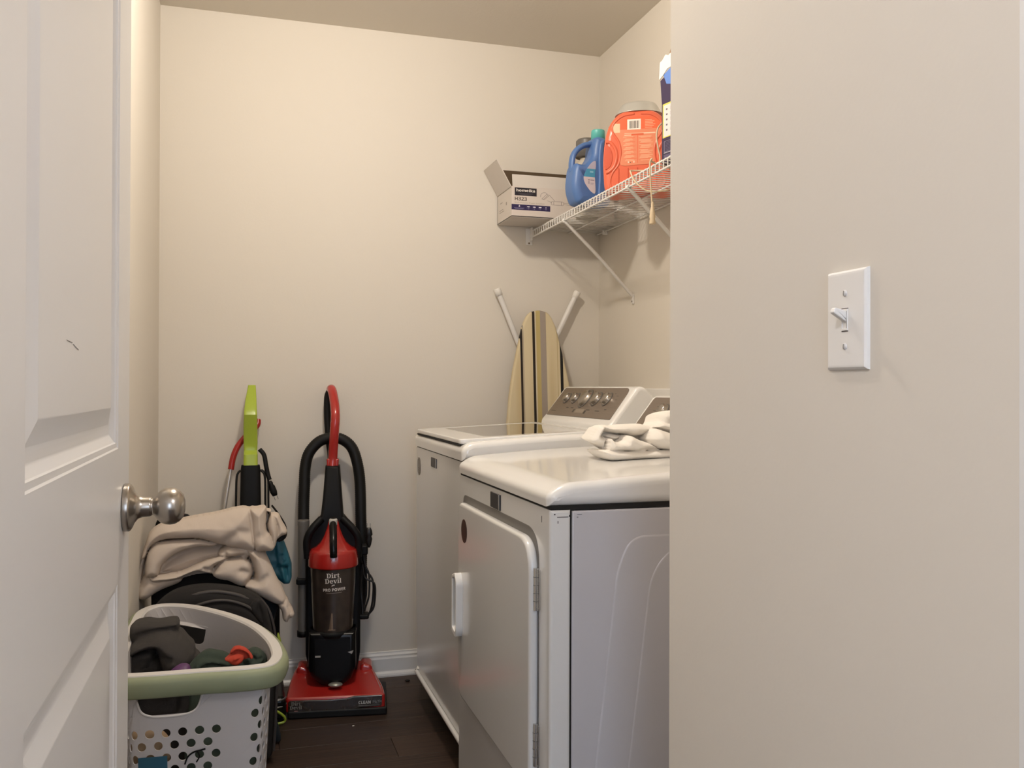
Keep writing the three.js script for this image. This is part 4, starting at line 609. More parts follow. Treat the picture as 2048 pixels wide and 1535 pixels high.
// ------------------------------------------------------------------ lime-handled vacuum cleaner behind the laundry
{
  const t = thing('vacuum_cleaner', 'black upright vacuum cleaner with a lime green handle, half hidden behind the laundry', 'vacuum cleaner', [0.030, 0, -3.19]);
  const lime = M(0.36, 0.46, 0.045, 0.3);
  const sec = [[0.815, 0.000, 0.024, -0.045, 0.030], [0.855, 0.0, 0.0238, -0.052, 0.030], [0.868, 0.0, 0.0225, -0.082, 0.022], [0.89, 0.0, 0.0238, -0.084, 0.022], [0.95, -0.001, 0.0234, -0.068, 0.022], [0.993, -0.001, 0.0225, -0.056, 0.022], [1.012, -0.001, 0.0215, -0.064, 0.023], [1.05, 0.001, 0.0185, -0.098, 0.022], [1.085, 0.0035, 0.0145, -0.128, 0.021], [1.097, 0.004, 0.013, -0.138, 0.019]];
  mesh('handle', uvm(soft(loft(sec.map(([y, x, hx, z, d]) => ringXZ(x, y, z - d / 2, hx, d / 2, 5, 36))), 0.5)), lime, t, 'lime green handle');
  mesh('shaft', uvm(soft(loft([[0.10, 0.05, 0.05], [0.35, 0.05, 0.055], [0.45, 0.04, 0.04], [0.80, 0.0335, 0.022], [0.818, 0.031, 0.02]].map(([y, hx, hz]) => ringXZ(0, y, -0.02 - 0.055 * y, hx, hz, 4, 32))), 0.6)), black, t);
  mesh('body', uvm(soft(loft([[0.07, 0.08, 0.09], [0.2, 0.098, 0.08], [0.36, 0.098, 0.07], [0.42, 0.07, 0.05]].map(([y, hx, hz]) => ringXZ(0, y, 0.04 - 0.1 * y, hx, hz, 3, 40))), 0.6)), blackGloss, t);
  mesh('side_accent', tube([[0.080, 0.27, 0.05], [0.092, 0.245, 0.062], [0.098, 0.21, 0.066], [0.096, 0.17, 0.072]], 0.0055, 24, 10), lime, t);
  mesh('floor_head', rbox(-0.125, 0.112, 0.012, 0.085, -0.09, 0.200, 0.018, 4), blackGloss, t);
  for (const y of [0.078, 0.056]) mesh('trim_line', tube([[-0.11, y, 0.203], [0.05, y, 0.204], [0.098, y, 0.198], [0.113, y, 0.17]], 0.0028, 30, 8), M(0.3, 0.3, 0.3, 0.3, { metalness: 0.8 }), t);
  mesh('lime_loop', tube([[0.06, 0.056, 0.208], [0.085, 0.045, 0.211], [0.104, 0.028, 0.209], [0.108, 0.014, 0.206], [0.098, 0.007, 0.207], [0.06, 0.006, 0.210]], 0.0042, 40, 8), lime, t, 'lime green bumper loop');
  mesh('wheel', rod([-0.12, 0.022, -0.06], [0.11, 0.022, -0.06], 0.022, 24), rubber, t);
  for (const [x0, x1, b] of [[0.032, 0.050, 0.42], [0.036, 0.060, 0.47], [-0.034, -0.048, 0.44]]) mesh('cord_loop', tube([[x0, 0.80, -0.062], [x1 * 0.95, 0.78, -0.055], [x1, 0.70, -0.05], [x1, 0.58, -0.045], [x1 * 0.9, b, -0.03], [x0 * 0.9, b, -0.02], [x0 * 0.92, 0.6, -0.035]], 0.0038, 60, 8), rubber, t);
  mesh('cord_end', tube([[0.030, 0.872, -0.07], [0.045, 0.852, -0.066], [0.052, 0.815, -0.06], [0.058, 0.785, -0.058], [0.064, 0.765, -0.056]], 0.008, 30, 10), rubber, t);
  const pl = mesh('plug', lathe([[0, 0.02], [0.006, 0.02], [0.009, 0.012], [0.0075, 0.006], [0.011, 0.0], [0.012, -0.02], [0.009, -0.034], [0, -0.036]], 18).rotateZ(0.35).translate(0.071, 0.742, -0.055), rubber, t);
  for (const k of [-1, 1]) mesh('plug_blade', rbox(-0.001, 0.001, -0.016, 0, -0.003, 0.003, 0.0006, 1).rotateZ(0.35).translate(0.083 + k * 0.005, 0.711 + k * 0.002, -0.055), nickel, pl);
}
{ // pole with a red bent grip
  const t = thing('broom', 'thin white pole with a bent red grip, leaning behind the lime green handle', 'broom', [-0.06, 0, -3.26]);
  const red = M(0.36, 0.018, 0.014, 0.3);
  mesh('pole', rod([0.024, 0.805, -0.036], [-0.085, 0.06, 0.02], 0.0062, 14), M(0.62, 0.58, 0.53, 0.25, { metalness: 0.5 }), t);
  mesh('grip', tube([[0.024, 0.80, -0.036], [0.031, 0.84, -0.042], [0.046, 0.878, -0.05], [0.072, 0.912, -0.062], [0.098, 0.935, -0.075], [0.114, 0.955, -0.086], [0.116, 0.972, -0.094]], 0.0105, 50, 12), red, t, 'red grip');
  mesh('foot', lathe([[0, -0.058], [0.009, -0.058], [0.0095, -0.02], [0.007, 0.0], [0, 0.0]], 18).translate(-0.085, 0.058, 0.02), black, t);
}
// ------------------------------------------------------------------ laundry basket and the things round it
const fabric = (r, g, b, rough = 0.95, s = 0.0004) => M(r, g, b, rough, { bumpMap: weave, bumpScale: s });
{ // basket: plan curve (x, z) of its rim, seen from above, and a wall that narrows to the floor
  const t = thing('laundry_basket', 'grey plastic laundry basket with a green soft rim and round holes', 'laundry basket', [0, 0, 0]);
  const RY = 0.5, plan = [[-0.08, -1.962], [0.02, -1.957], [0.062, -1.968], [0.083, -2.022], [0.085, -2.09], [0.072, -2.19], [0.028, -2.34], [-0.06, -2.492], [-0.15, -2.585], [-0.215, -2.60], [-0.252, -2.55], [-0.262, -2.40], [-0.262, -2.15], [-0.256, -2.02], [-0.235, -1.975], [-0.18, -1.965]];
  const C = new THREE.CatmullRomCurve3(plan.map(([x, z]) => V(x, 0, z)), true, 'centripetal'), LEN = C.getLength(); C.arcLengthDivisions = 600; C.updateArcLengths();
  const cx = -0.085, cz = -2.25;
  // point on the wall: s metres along the rim from the first point, h height, o metres outwards
  const frame = (s) => { const u = (((s / LEN) % 1) + 1) % 1, p = C.getPointAt(u), d = C.getTangentAt(u); return [p, V(-d.z, 0, d.x).multiplyScalar(((p.x - cx) * -d.z + (p.z - cz) * d.x) > 0 ? 1 : -1)]; };
  const at = (s, h, o) => { const [p, n] = frame(s), k = 0.86 + 0.14 * h / RY; return [cx + (p.x + n.x * o - cx) * k, h, cz + (p.z + n.z * o - cz) * k]; };
  const IN = -0.020;                                            // the wall stands this far inside the rim line
  const sweep = (prof, n = 160) => loftClosed(Array.from({ length: n }, (_, i) => { const s = LEN * i / n, [p, nn] = frame(s); return prof.map(([o, y]) => [p.x + nn.x * o, y, p.z + nn.z * o]); }));
  function loftClosed(R) { const P = [], m = R[0].length, n = R.length; for (let i = 0; i < n; i++) for (let k = 0; k < m; k++) { const a = R[i][k], b = R[i][(k + 1) % m], c = R[(i + 1) % n][(k + 1) % m], d = R[(i + 1) % n][k]; P.push(...a, ...c, ...b, ...a, ...d, ...c); } const g = new THREE.BufferGeometry(); g.setAttribute('position', new THREE.BufferAttribute(new Float32Array(P), 3)); g.computeVertexNormals(); return g; }
  const grey = M(0.52, 0.495, 0.485, 0.5), pale = M(0.60, 0.575, 0.55, 0.45), green = M(0.25, 0.28, 0.17, 0.55);
  mesh('rim', uvm(soft(sweep([[-0.022, RY - 0.03], [-0.0215, RY - 0.002], [-0.018, RY + 0.002], [0.002, RY + 0.001], [0.004, RY - 0.004], [0.0, RY - 0.012], [-0.017, RY - 0.012], [-0.018, RY - 0.03]]), 0.6)), pale, t, 'pale inner rim');
  mesh('rim_grip', uvm(soft(sweep([[-0.001, RY - 0.001], [0.006, RY - 0.0015], [0.0125, RY - 0.006], [0.0165, RY - 0.014], [0.0165, RY - 0.028], [0.012, RY - 0.041], [0.006, RY - 0.0455], [-0.003, RY - 0.046], [-0.003, RY - 0.02]]), 0.7)), green, t, 'green soft outer rim');
  // wall panels laid out in (s, h): cells with a round hole, plain cells, and two handle openings
  const P = [], th = 0.0028, tri = (a, b, c) => P.push(...a, ...b, ...c), H0 = 0.012, H1 = RY - 0.006;
  const face = (poly, holes) => {                              // one flat patch, both skins and the hole walls
    const v2 = poly.map(([a, b]) => new THREE.Vector2(a, b)), hs = holes.map((q) => q.map(([a, b]) => new THREE.Vector2(a, b))), all = [...poly, ...holes.flat()];
    for (const [a, b, c] of THREE.ShapeUtils.triangulateShape(v2, hs)) { const o = [a, b, c].map((i) => at(all[i][0], all[i][1], IN)), q = [a, b, c].map((i) => at(all[i][0], all[i][1], IN - th)); tri(o[0], o[1], o[2]); tri(q[0], q[2], q[1]); }
    for (const q of holes) for (let i = 0; i < q.length; i++) { const [s0, h0] = q[i], [s1, h1] = q[(i + 1) % q.length], a = at(s0, h0, IN), b = at(s1, h1, IN), c = at(s1, h1, IN - th), d = at(s0, h0, IN - th); tri(a, b, c); tri(a, c, d); }
  };
  const rect = (s0, s1, h0, h1, n = 4) => { const o = []; for (let i = 0; i < n; i++) o.push([s0 + (s1 - s0) * i / n, h0]); o.push([s1, h0]); for (let i = n; i > 0; i--) o.push([s0 + (s1 - s0) * i / n, h1]); o.push([s0, h1]); return o; };
  const circle = (s, h, r) => Array.from({ length: 20 }, (_, i) => [s + r * Math.cos(-i * Math.PI / 10), h + r * Math.sin(-i * Math.PI / 10)]);
  const S0 = -0.02, pitch = 0.0335, rows = 0.0262, N = Math.floor(LEN / pitch), p = LEN / N;
  const near = (s, c, w) => { const d = Math.abs(((s - c + LEN * 1.5) % LEN) - LEN / 2); return d < w; };
  const sAt = (x, z) => { let b = 0, m = 9; for (let i = 0; i < 800; i++) { const q = C.getPointAt(i / 800), d = (q.x - x) ** 2 + (q.z - z) ** 2; if (d < m) { m = d; b = i / 800 * LEN; } } return b; };
  const hA = sAt(-0.145, -1.96) + 0.0, hB = sAt(-0.118, -2.553), HW = 0.078, hTop = 0.4520, hBot = 0.405;
  const handle = (c, w, top, bot) => [[c - w, top], [c + w, top], [c + w * 0.97, top - 0.012], [c + w * 0.86, bot + 0.014], [c + w * 0.66, bot + 0.004], [c + w * 0.3, bot], [c - w * 0.3, bot], [c - w * 0.66, bot + 0.004], [c - w * 0.86, bot + 0.014], [c - w * 0.97, top - 0.012]];
  const holeTop = (s) => (near(s, hA, 0.165) || near(s, hB, 0.30) ? 0.385 : 0.442);   // holes stop below the handles
  const blank = sAt(-0.012, -1.959), corner = (s) => near(s, blank, 0.036);
  const handleCells = [hA, hB].map((c) => [c - 0.085, c + 0.085]);
  for (let r = 0, h1 = H1; h1 > H0 + 0.002; r++) {
    const h0 = r === 0 ? 0.4605 : Math.max(H0, h1 - rows), off = r % 2 ? p / 2 : 0;
    for (let i = 0; i < N; i++) {
      const s0 = S0 + off + i * p, s1 = s0 + p, sm = (s0 + s1) / 2, hm = (h0 + h1) / 2;
      if (h1 < 0.4606 && h0 > 0.395 && handleCells.some(([a, b]) => { const m = (a + b) / 2; return near(sm, m, (b - a) / 2); })) continue;
      const open = r > 0 && hm < holeTop(sm) && !corner(sm) && h0 > 0.05;
      face(rect(s0, s1, h0, h1), open ? [circle(sm, hm, 0.0094)] : []);
    }
    h1 = h0;
  }
  // the handle panels reach down over the skipped cells
  for (const c of [hA, hB]) face(rect(c - 0.105, c + 0.105, 0.3805, 0.4606, 14), [handle(c, HW * 0.86, hTop, hBot).reverse()]);
  const g = new THREE.BufferGeometry(); g.setAttribute('position', new THREE.BufferAttribute(new Float32Array(P), 3)); g.computeVertexNormals();
  mesh('wall', uvm(g), grey, t);
  for (const c of [hA, hB]) { const q = handle(c, HW * 0.86, hTop, hBot).slice(1); mesh('handle_edge', tube([...q, ].map(([s, h]) => at(s, h, IN + 0.0005)), 0.0026, 60, 8), pale, t); mesh('handle_bar', tube([-1, -0.5, 0, 0.5, 1].map((k) => at(c + k * HW, 0.4575, IN + 0.002)), 0.0055, 20, 8), pale, t); }
  const bottom = []; const n = 90; for (let i = 0; i < n; i++) { const a = at(LEN * i / n, H0, IN), b = at(LEN * (i + 1) / n, H0, IN); bottom.push(...a, ...b, cx, H0, cz); } const bg = new THREE.BufferGeometry(); bg.setAttribute('position', new THREE.BufferAttribute(new Float32Array(bottom), 3)); bg.computeVertexNormals(); mesh('base', uvm(bg), grey, t);
  mesh('base_rim', tube(Array.from({ length: 40 }, (_, i) => at(LEN * i / 40, 0.010, IN)), 0.0098, 120, 8, true), grey, t);
  // teal sticker and a bent dark wire low on the near wall
  const sx = sAt(-0.18, -1.965); mesh('sticker', (() => { const q = []; for (let i = 0; i < 6; i++) { const a = at(sx - 0.031 + 0.0103 * i, 0.321, IN + 0.0012), b = at(sx - 0.031 + 0.0103 * (i + 1), 0.321, IN + 0.0012), c = at(sx - 0.031 + 0.0103 * (i + 1), 0.27, IN + 0.0012), d = at(sx - 0.031 + 0.0103 * i, 0.27, IN + 0.0012); q.push(...a, ...b, ...c, ...a, ...c, ...d); } const k = new THREE.BufferGeometry(); k.setAttribute('position', new THREE.BufferAttribute(new Float32Array(q), 3)); k.computeVertexNormals(); return uvm(k); })(), M(0.02, 0.10, 0.16, 0.5), t, 'blue sticker');
  const wx = sAt(-0.09, -1.962); mesh('wire_hook', tube([[0.022, 0.300], [0.016, 0.315], [0.004, 0.324], [-0.012, 0.327], [-0.02, 0.329]].map(([a, h]) => at(wx - a, h, IN + 0.004)), 0.0018, 24, 6), black, t); mesh('wire_hook', tube([[-0.004, 0.325], [-0.008, 0.314], [-0.002, 0.302]].map(([a, h]) => at(wx - a, h, IN + 0.004)), 0.0016, 12, 6), black, t);
}
// clothes in the basket, traced as folds on an upright plane and given real depth
const bk = (pts) => pts.map(([u, v]) => [-0.252 + 0.000188965 * u, 0.628 - 1.17e-5 * u - v * (0.00019374 + u * 5.4e-9)]);
{
  const g = cloth({ cell: 0.0036, back: 0.12, lean: -0.25, y0: 0.45, noise: 0.003, scale: 26, layers: [
    { p: bk([[30, 400], [110, 352], [210, 335], [330, 350], [480, 325], [575, 330], [604, 385], [575, 430], [650, 480], [720, 560], [790, 620], [770, 690], [850, 745], [900, 1000], [860, 1900], [230, 1900], [130, 1000]]), z: 0, t: 0.03, r: 0.05 },
    { p: bk([[40, 520], [110, 470], [230, 440], [330, 400], [480, 385], [585, 350], [575, 330], [480, 325], [330, 350], [210, 335], [110, 350], [35, 380]]), z: 0.012, t: 0.018, r: 0.012 },
    { p: bk([[40, 590], [150, 510], [250, 470], [345, 432], [430, 418], [560, 440], [660, 500], [725, 580], [762, 650], [755, 740], [690, 830], [560, 880], [430, 840], [380, 740], [350, 640], [310, 585], [220, 600], [120, 640], [40, 680]]), z: 0.035, t: 0.065, r: 0.05 },
    { p: bk([[40, 700], [130, 650], [260, 620], [345, 640], [370, 720], [330, 790], [220, 850], [40, 880]]), z: 0.022, t: 0.03, r: 0.025 },
    { p: bk([[690, 640], [780, 640], [800, 700], [860, 750], [850, 850], [700, 900], [640, 850], [700, 760]]), z: 0.01, t: 0.035, r: 0.025 },
    { p: bk([[35, 860], [200, 820], [420, 850], [560, 880], [540, 960], [300, 1000], [35, 1000]]), z: 0.04, t: 0.02, r: 0.02 }],
    creases: [{ p: bk([[350, 600], [420, 640], [520, 650]]), d: -0.012, w: 0.007 }, { p: bk([[60, 760], [180, 740], [330, 720]]), d: -0.014, w: 0.009 }, { p: bk([[200, 860], [280, 780], [340, 700]]), d: -0.014, w: 0.008 }, { p: bk([[350, 590], [370, 680], [420, 800], [520, 870]]), d: -0.014, w: 0.007 }] });
  const m = mesh('dark_shirt', g, fabric(0.036, 0.031, 0.028)); m.position.set(0, -0.022, -2.235);
  tag(m, 'crumpled charcoal grey garment, the largest heap in the laundry basket', 'clothing', 'clothes in the laundry basket');
  const g2 = cloth({ cell: 0.003, back: 0.06, lean: -0.5, y0: 0.45, noise: 0.004, scale: 44, layers: [
    { p: bk([[740, 905], [800, 830], [860, 780], [950, 735], [1080, 745], [1150, 760], [1260, 800], [1380, 760], [1480, 710], [1560, 730], [1640, 800], [1600, 1000], [1350, 2350], [800, 2350], [760, 1100]]), z: 0, t: 0.022, r: 0.03 },
    { p: bk([[810, 880], [900, 800], [1050, 800], [1200, 830], [1330, 850], [1430, 870], [1350, 900], [1150, 880], [1000, 850], [900, 880], [840, 920]]), z: 0.014, t: 0.016, r: 0.012 },
    { p: bk([[880, 930], [960, 870], [1100, 880], [1250, 900], [1400, 890], [1500, 860], [1480, 960], [1200, 990], [950, 980]]), z: 0.022, t: 0.018, r: 0.012 },
    { p: bk([[1360, 800], [1420, 760], [1500, 790], [1600, 780], [1560, 850], [1460, 880], [1390, 850]]), z: 0.018, t: 0.018, r: 0.014 },
    { p: bk([[1470, 740], [1530, 715], [1590, 750], [1560, 790], [1500, 790]]), z: 0.016, t: 0.014, r: 0.01 }],
    creases: [{ p: bk([[880, 790], [1000, 780], [1130, 800]]), d: -0.006, w: 0.004 }, { p: bk([[950, 870], [1080, 860], [1200, 880]]), d: -0.006, w: 0.004 }, { p: bk([[1420, 850], [1480, 800], [1500, 740]]), d: -0.007, w: 0.005 }] });
  const m2 = mesh('green_shirt', g2, fabric(0.028, 0.042, 0.030)); m2.position.set(0, 0.022, -2.135);
  tag(m2, 'dark green wrinkled garment in the laundry basket, under the red cloth', 'clothing', 'clothes in the laundry basket');
  const g3 = cloth({ cell: 0.0022, back: 0.02, lean: -0.5, y0: 0.45, noise: 0.002, scale: 60, layers: [
    { p: bk([[1145, 770], [1190, 730], [1220, 690], [1255, 645], [1320, 635], [1400, 665], [1450, 710], [1472, 750], [1430, 770], [1360, 790], [1330, 825], [1250, 815], [1200, 790]]), z: -0.008, t: 0.012, r: 0.02 },
    { p: bk([[1150, 772], [1200, 735], [1260, 712], [1350, 708], [1375, 740], [1350, 790], [1290, 822], [1225, 812], [1190, 790]]), z: 0.006, t: 0.014, r: 0.012 },
    { p: bk([[1210, 705], [1250, 648], [1320, 636], [1400, 660], [1450, 705], [1475, 752], [1440, 760], [1415, 710], [1350, 680], [1280, 672], [1240, 700]]), z: 0.006, t: 0.012, r: 0.008 },
    { p: bk([[1240, 740], [1300, 722], [1330, 740], [1290, 770], [1250, 770]]), z: 0.014, t: 0.010, r: 0.008 }],
    creases: [{ p: bk([[1260, 790], [1300, 760], [1350, 750]]), d: -0.005, w: 0.003 }] });
  const m3 = mesh('red_cloth', g3, fabric(0.40, 0.040, 0.018)); m3.position.set(0, 0.024, -2.088);
  tag(m3, 'small bunched red-orange cloth on the green garment in the basket', 'clothing', 'clothes in the laundry basket');
  const g4 = cloth({ cell: 0.0024, back: 0.03, lean: -0.4, y0: 0.44, noise: 0.002, scale: 60, layers: [{ p: bk([[540, 930], [600, 870], [680, 835], [750, 845], [775, 890], [740, 1000], [560, 1000]]), z: 0, t: 0.02, r: 0.016 }, { p: bk([[640, 930], [690, 890], [745, 895], [750, 960], [650, 960]]), z: 0.012, t: 0.012, r: 0.01 }] });
  const m4 = mesh('purple_cloth', g4, M(0.085, 0.022, 0.105, 0.5)); m4.position.set(0, 0.022, -2.105);
  tag(m4, 'scrap of shiny purple cloth just inside the near basket rim', 'clothing', 'clothes in the laundry basket');
  const g5 = cloth({ cell: 0.004, back: 0.02, noise: 0.004, scale: 30, layers: [{ p: [[-0.22, 0.36], [-0.19, 0.375], [-0.155, 0.36], [-0.14, 0.33], [-0.15, 0.25], [-0.12, 0.06], [-0.19, 0.06], [-0.21, 0.25]], z: 0, t: 0.02, r: 0.02 }] });
  const m5 = mesh('tan_cloth', g5, fabric(0.36, 0.25, 0.15)); m5.position.z = -2.032;
  tag(m5, 'tan cloth showing through the lower left holes of the basket', 'clothing', 'clothes in the laundry basket');
}
{ // backpack behind the basket
  const t = thing('backpack', 'black backpack with arched zip pockets standing behind the laundry basket', 'backpack', [0, 0, -2.735]);
  const cloth1 = fabric(0.014, 0.012, 0.0115, 0.9), piping = M(0.05, 0.043, 0.04, 0.6);
  const body = roundPoly([[-0.262, 0.004], [0.092, 0.004], [0.104, 0.30], [0.092, 0.42], [0.05, 0.487], [-0.03, 0.515], [-0.12, 0.525], [-0.20, 0.508], [-0.258, 0.44]], [0.04, 0.04, 0.1, 0.06, 0.05, 0.06, 0.08, 0.06, 0.05]);
  mesh('body', uvm(soft(ext(body, 0.10, 0.035, 6, 12).translate(0, 0, -0.035), 0.9)), cloth1, t);
  const pocket = roundPoly([[-0.215, 0.03], [0.078, 0.03], [0.083, 0.38], [0.04, 0.462], [-0.05, 0.492], [-0.14, 0.47], [-0.205, 0.39]], [0.03, 0.03, 0.07, 0.06, 0.08, 0.06, 0.06]);
  const pk = mesh('front_pocket', uvm(soft(ext(pocket, 0.06, 0.02, 5, 12).translate(0, 0, 0.025), 0.9)), cloth1, t);
  mesh('zip', tube([[-0.20, 0.40, 0.079], [-0.15, 0.462, 0.08], [-0.08, 0.487, 0.081], [-0.02, 0.482, 0.081], [0.035, 0.452, 0.08], [0.07, 0.39, 0.079], [0.075, 0.25, 0.08]], 0.0045, 60, 8), piping, pk);
  mesh('zip', tube([[-0.21, 0.455, 0.050], [-0.16, 0.492, 0.054], [-0.085, 0.508, 0.055], [-0.02, 0.498, 0.055], [0.02, 0.48, 0.052]], 0.006, 50, 8), piping, t);
  mesh('edge_piping', tube([[0.052, 0.478, 0.052], [0.075, 0.45, 0.055], [0.092, 0.39, 0.058], [0.1, 0.30, 0.06], [0.098, 0.16, 0.06], [0.092, 0.04, 0.058]], 0.0042, 50, 8), piping, t);
  mesh('side_tuck', uvm(cloth({ cell: 0.003, back: 0.01, noise: 0.003, scale: 40, layers: [{ p: [[0.02, 0.46], [0.045, 0.487], [0.063, 0.475], [0.085, 0.40], [0.092, 0.33], [0.07, 0.36], [0.05, 0.41]], z: 0, t: 0.016, r: 0.015 }], creases: [{ p: [[0.05, 0.47], [0.06, 0.42], [0.05, 0.40]], d: -0.006, w: 0.004 }] })).translate(0, 0, 0.07), cloth1, t);
}
{ // dark fabric hamper under the hoodie
  const t = thing('fabric_hamper', 'tall black fabric hamper holding up the beige hoodie', 'hamper', [-0.092, 0, -2.915]);
  const g = uvm(soft(loft([[0.0, 0.150, 0.055], [0.02, 0.160, 0.062], [0.4, 0.166, 0.064], [0.565, 0.168, 0.065], [0.575, 0.160, 0.06]].map(([y, a, b]) => ringXZ(0, y, 0, a, b, 5, 40))), 0.6));
  mesh('body', g, fabric(0.012, 0.011, 0.011), t);
  mesh('handle', tube([[-0.15, 0.54, 0.0], [-0.15, 0.672, 0.01], [-0.12, 0.684, 0.03], [-0.06, 0.690, 0.02], [-0.03, 0.55, 0.0]], 0.007, 40, 8), black, t);
}
// beige hoodie over the hamper
const hd = (pts) => pts.map(([u, v]) => [-0.320 + 0.000239258 * u, 0.764 - 7.8e-6 * u - v * (0.00024527 + u * 6.4e-9)]);
{
  const L = (p, z, t, r, more) => ({ p: hd(p), z, t, r, ...more });
  const g = cloth({ cell: 0.0025, back: 0.05, lean: -0.22, y0: 0.5, noise: 0.0025, scale: 20, relax: 1, layers: [
    L([[150, 1165], [120, 1000], [170, 760], [220, 560], [235, 450], [290, 370], [400, 300], [600, 250], [1000, 180], [1420, 120], [1640, 150], [1720, 590], [1640, 640], [1760, 900], [1860, 1080], [1880, 1180], [1700, 1190], [1500, 1080], [1340, 1010], [1180, 950], [1000, 900], [850, 900], [650, 950], [400, 1060], [250, 1165]], -0.008, 0.012, 0.05),
    // shaded left fall
    L([[95, 1165], [90, 1000], [150, 740], [215, 520], [270, 390], [380, 320], [450, 420], [330, 520], [250, 620], [205, 760], [170, 960], [150, 1165]], 0.0, 0.03, 0.03),
    L([[150, 1165], [195, 920], [255, 850], [320, 900], [470, 880], [620, 900], [640, 960], [420, 1060], [330, 1110], [240, 1170]], 0.010, 0.03, 0.03),
    // inside of the opening and the bulge in it
    L([[390, 870], [450, 770], [560, 690], [700, 630], [850, 590], [1000, 585], [1130, 620], [1195, 690], [1100, 700], [960, 730], [820, 790], [650, 850], [500, 875]], -0.006, 0.034, 0.07),
    // lip of the opening
    L([[230, 900], [222, 760], [262, 600], [340, 520], [440, 490], [600, 478], [800, 470], [930, 490], [1060, 530], [980, 560], [830, 560], [690, 590], [560, 650], [450, 730], [395, 810], [370, 880], [290, 905]], 0.028, 0.032, 0.022),
    L([[255, 850], [290, 905], [380, 885], [500, 875], [650, 845], [800, 775], [950, 705], [1100, 670], [1200, 690], [1120, 730], [1010, 800], [1000, 870], [900, 855], [800, 850], [700, 885], [600, 930], [430, 960], [290, 955]], 0.026, 0.030, 0.022),
    // centre folds
    L([[990, 870], [1030, 790], [1110, 720], [1230, 690], [1370, 690], [1460, 760], [1485, 860], [1450, 940], [1400, 1000], [1330, 1010], [1180, 950], [1060, 930]], 0.024, 0.034, 0.032),
    L([[1060, 640], [1150, 560], [1280, 555], [1400, 570], [1440, 650], [1420, 700], [1300, 680], [1200, 695], [1110, 690]], 0.022, 0.032, 0.03),
    // sleeve and cuff
    L([[1380, 570], [1500, 590], [1610, 620], [1660, 690], [1760, 900], [1850, 1070], [1885, 1160], [1850, 1210], [1780, 1215], [1700, 1190], [1560, 1120], [1440, 1060], [1380, 1020], [1400, 960], [1490, 930], [1480, 800], [1440, 690]], 0.022, 0.040, 0.04),
    L([[1780, 1200], [1885, 1140], [1925, 1210], [1985, 1320], [1950, 1365], [1920, 1370], [1895, 1415], [1845, 1390], [1825, 1300]], 0.020, 0.030, 0.02),
    // top roll, hem band, hood
    L([[180, 700], [215, 560], [260, 420], [330, 345], [430, 290], [620, 246], [1000, 178], [1440, 116], [1500, 350], [1510, 590], [1300, 575], [1120, 545], [950, 490], [800, 462], [600, 462], [440, 478], [330, 520], [255, 590], [215, 690]], 0.034, 0.050, 0.075),
    L([[1440, 116], [1530, 108], [1632, 98], [1640, 200], [1648, 380], [1690, 420], [1725, 590], [1640, 605], [1505, 590], [1478, 450], [1462, 260]], 0.040, 0.046, 0.05),
    L([[1620, 140], [1705, 143], [1670, 240], [1655, 330], [1690, 430], [1728, 590], [1775, 480], [1780, 330], [1730, 200]], 0.030, 0.030, 0.018),
    L([[1690, 188], [1795, 188], [1830, 250], [1870, 320], [1902, 382], [1888, 425], [1830, 445], [1760, 490], [1770, 340], [1730, 250]], 0.018, 0.034, 0.022)],
    creases: [{ p: hd([[1425, 120], [1450, 260], [1475, 430], [1500, 590]]), d: -0.006, w: 0.0022 }, { p: hd([[1100, 560], [1180, 470], [1300, 380], [1400, 390]]), d: -0.010, w: 0.014 }, { p: hd([[500, 430], [800, 400], [1050, 430]]), d: 0.006, w: 0.02 }, { p: hd([[1000, 880], [1060, 760], [1190, 695]]), d: -0.014, w: 0.006 },
      { p: hd([[1240, 700], [1380, 660], [1460, 720], [1490, 860]]), d: -0.014, w: 0.008 }, { p: hd([[1350, 830], [1440, 860], [1470, 930], [1400, 990]]), d: -0.012, w: 0.010 }, { p: hd([[1640, 900], [1560, 960], [1480, 940]]), d: -0.008, w: 0.012 }, { p: hd([[1150, 640], [1170, 680], [1210, 690]]), d: -0.010, w: 0.006 },
      { p: hd([[900, 800], [980, 820], [1000, 870]]), d: -0.010, w: 0.006 }, { p: hd([[1880, 1140], [1860, 1190], [1800, 1215]]), d: -0.008, w: 0.004 }, { p: hd([[1560, 430], [1650, 470], [1690, 520]]), d: -0.006, w: 0.012 }, { p: hd([[700, 640], [900, 650], [1100, 690]]), d: 0.006, w: 0.02 }, { p: hd([[1900, 1230], [1930, 1300], [1925, 1370]]), d: -0.010, w: 0.003 }] });
  const m = mesh('hoodie', g, fabric(0.56, 0.475, 0.40)); m.position.z = -2.815;
  tag(m, 'beige hooded sweatshirt draped in folds over the black hamper', 'clothing');
}
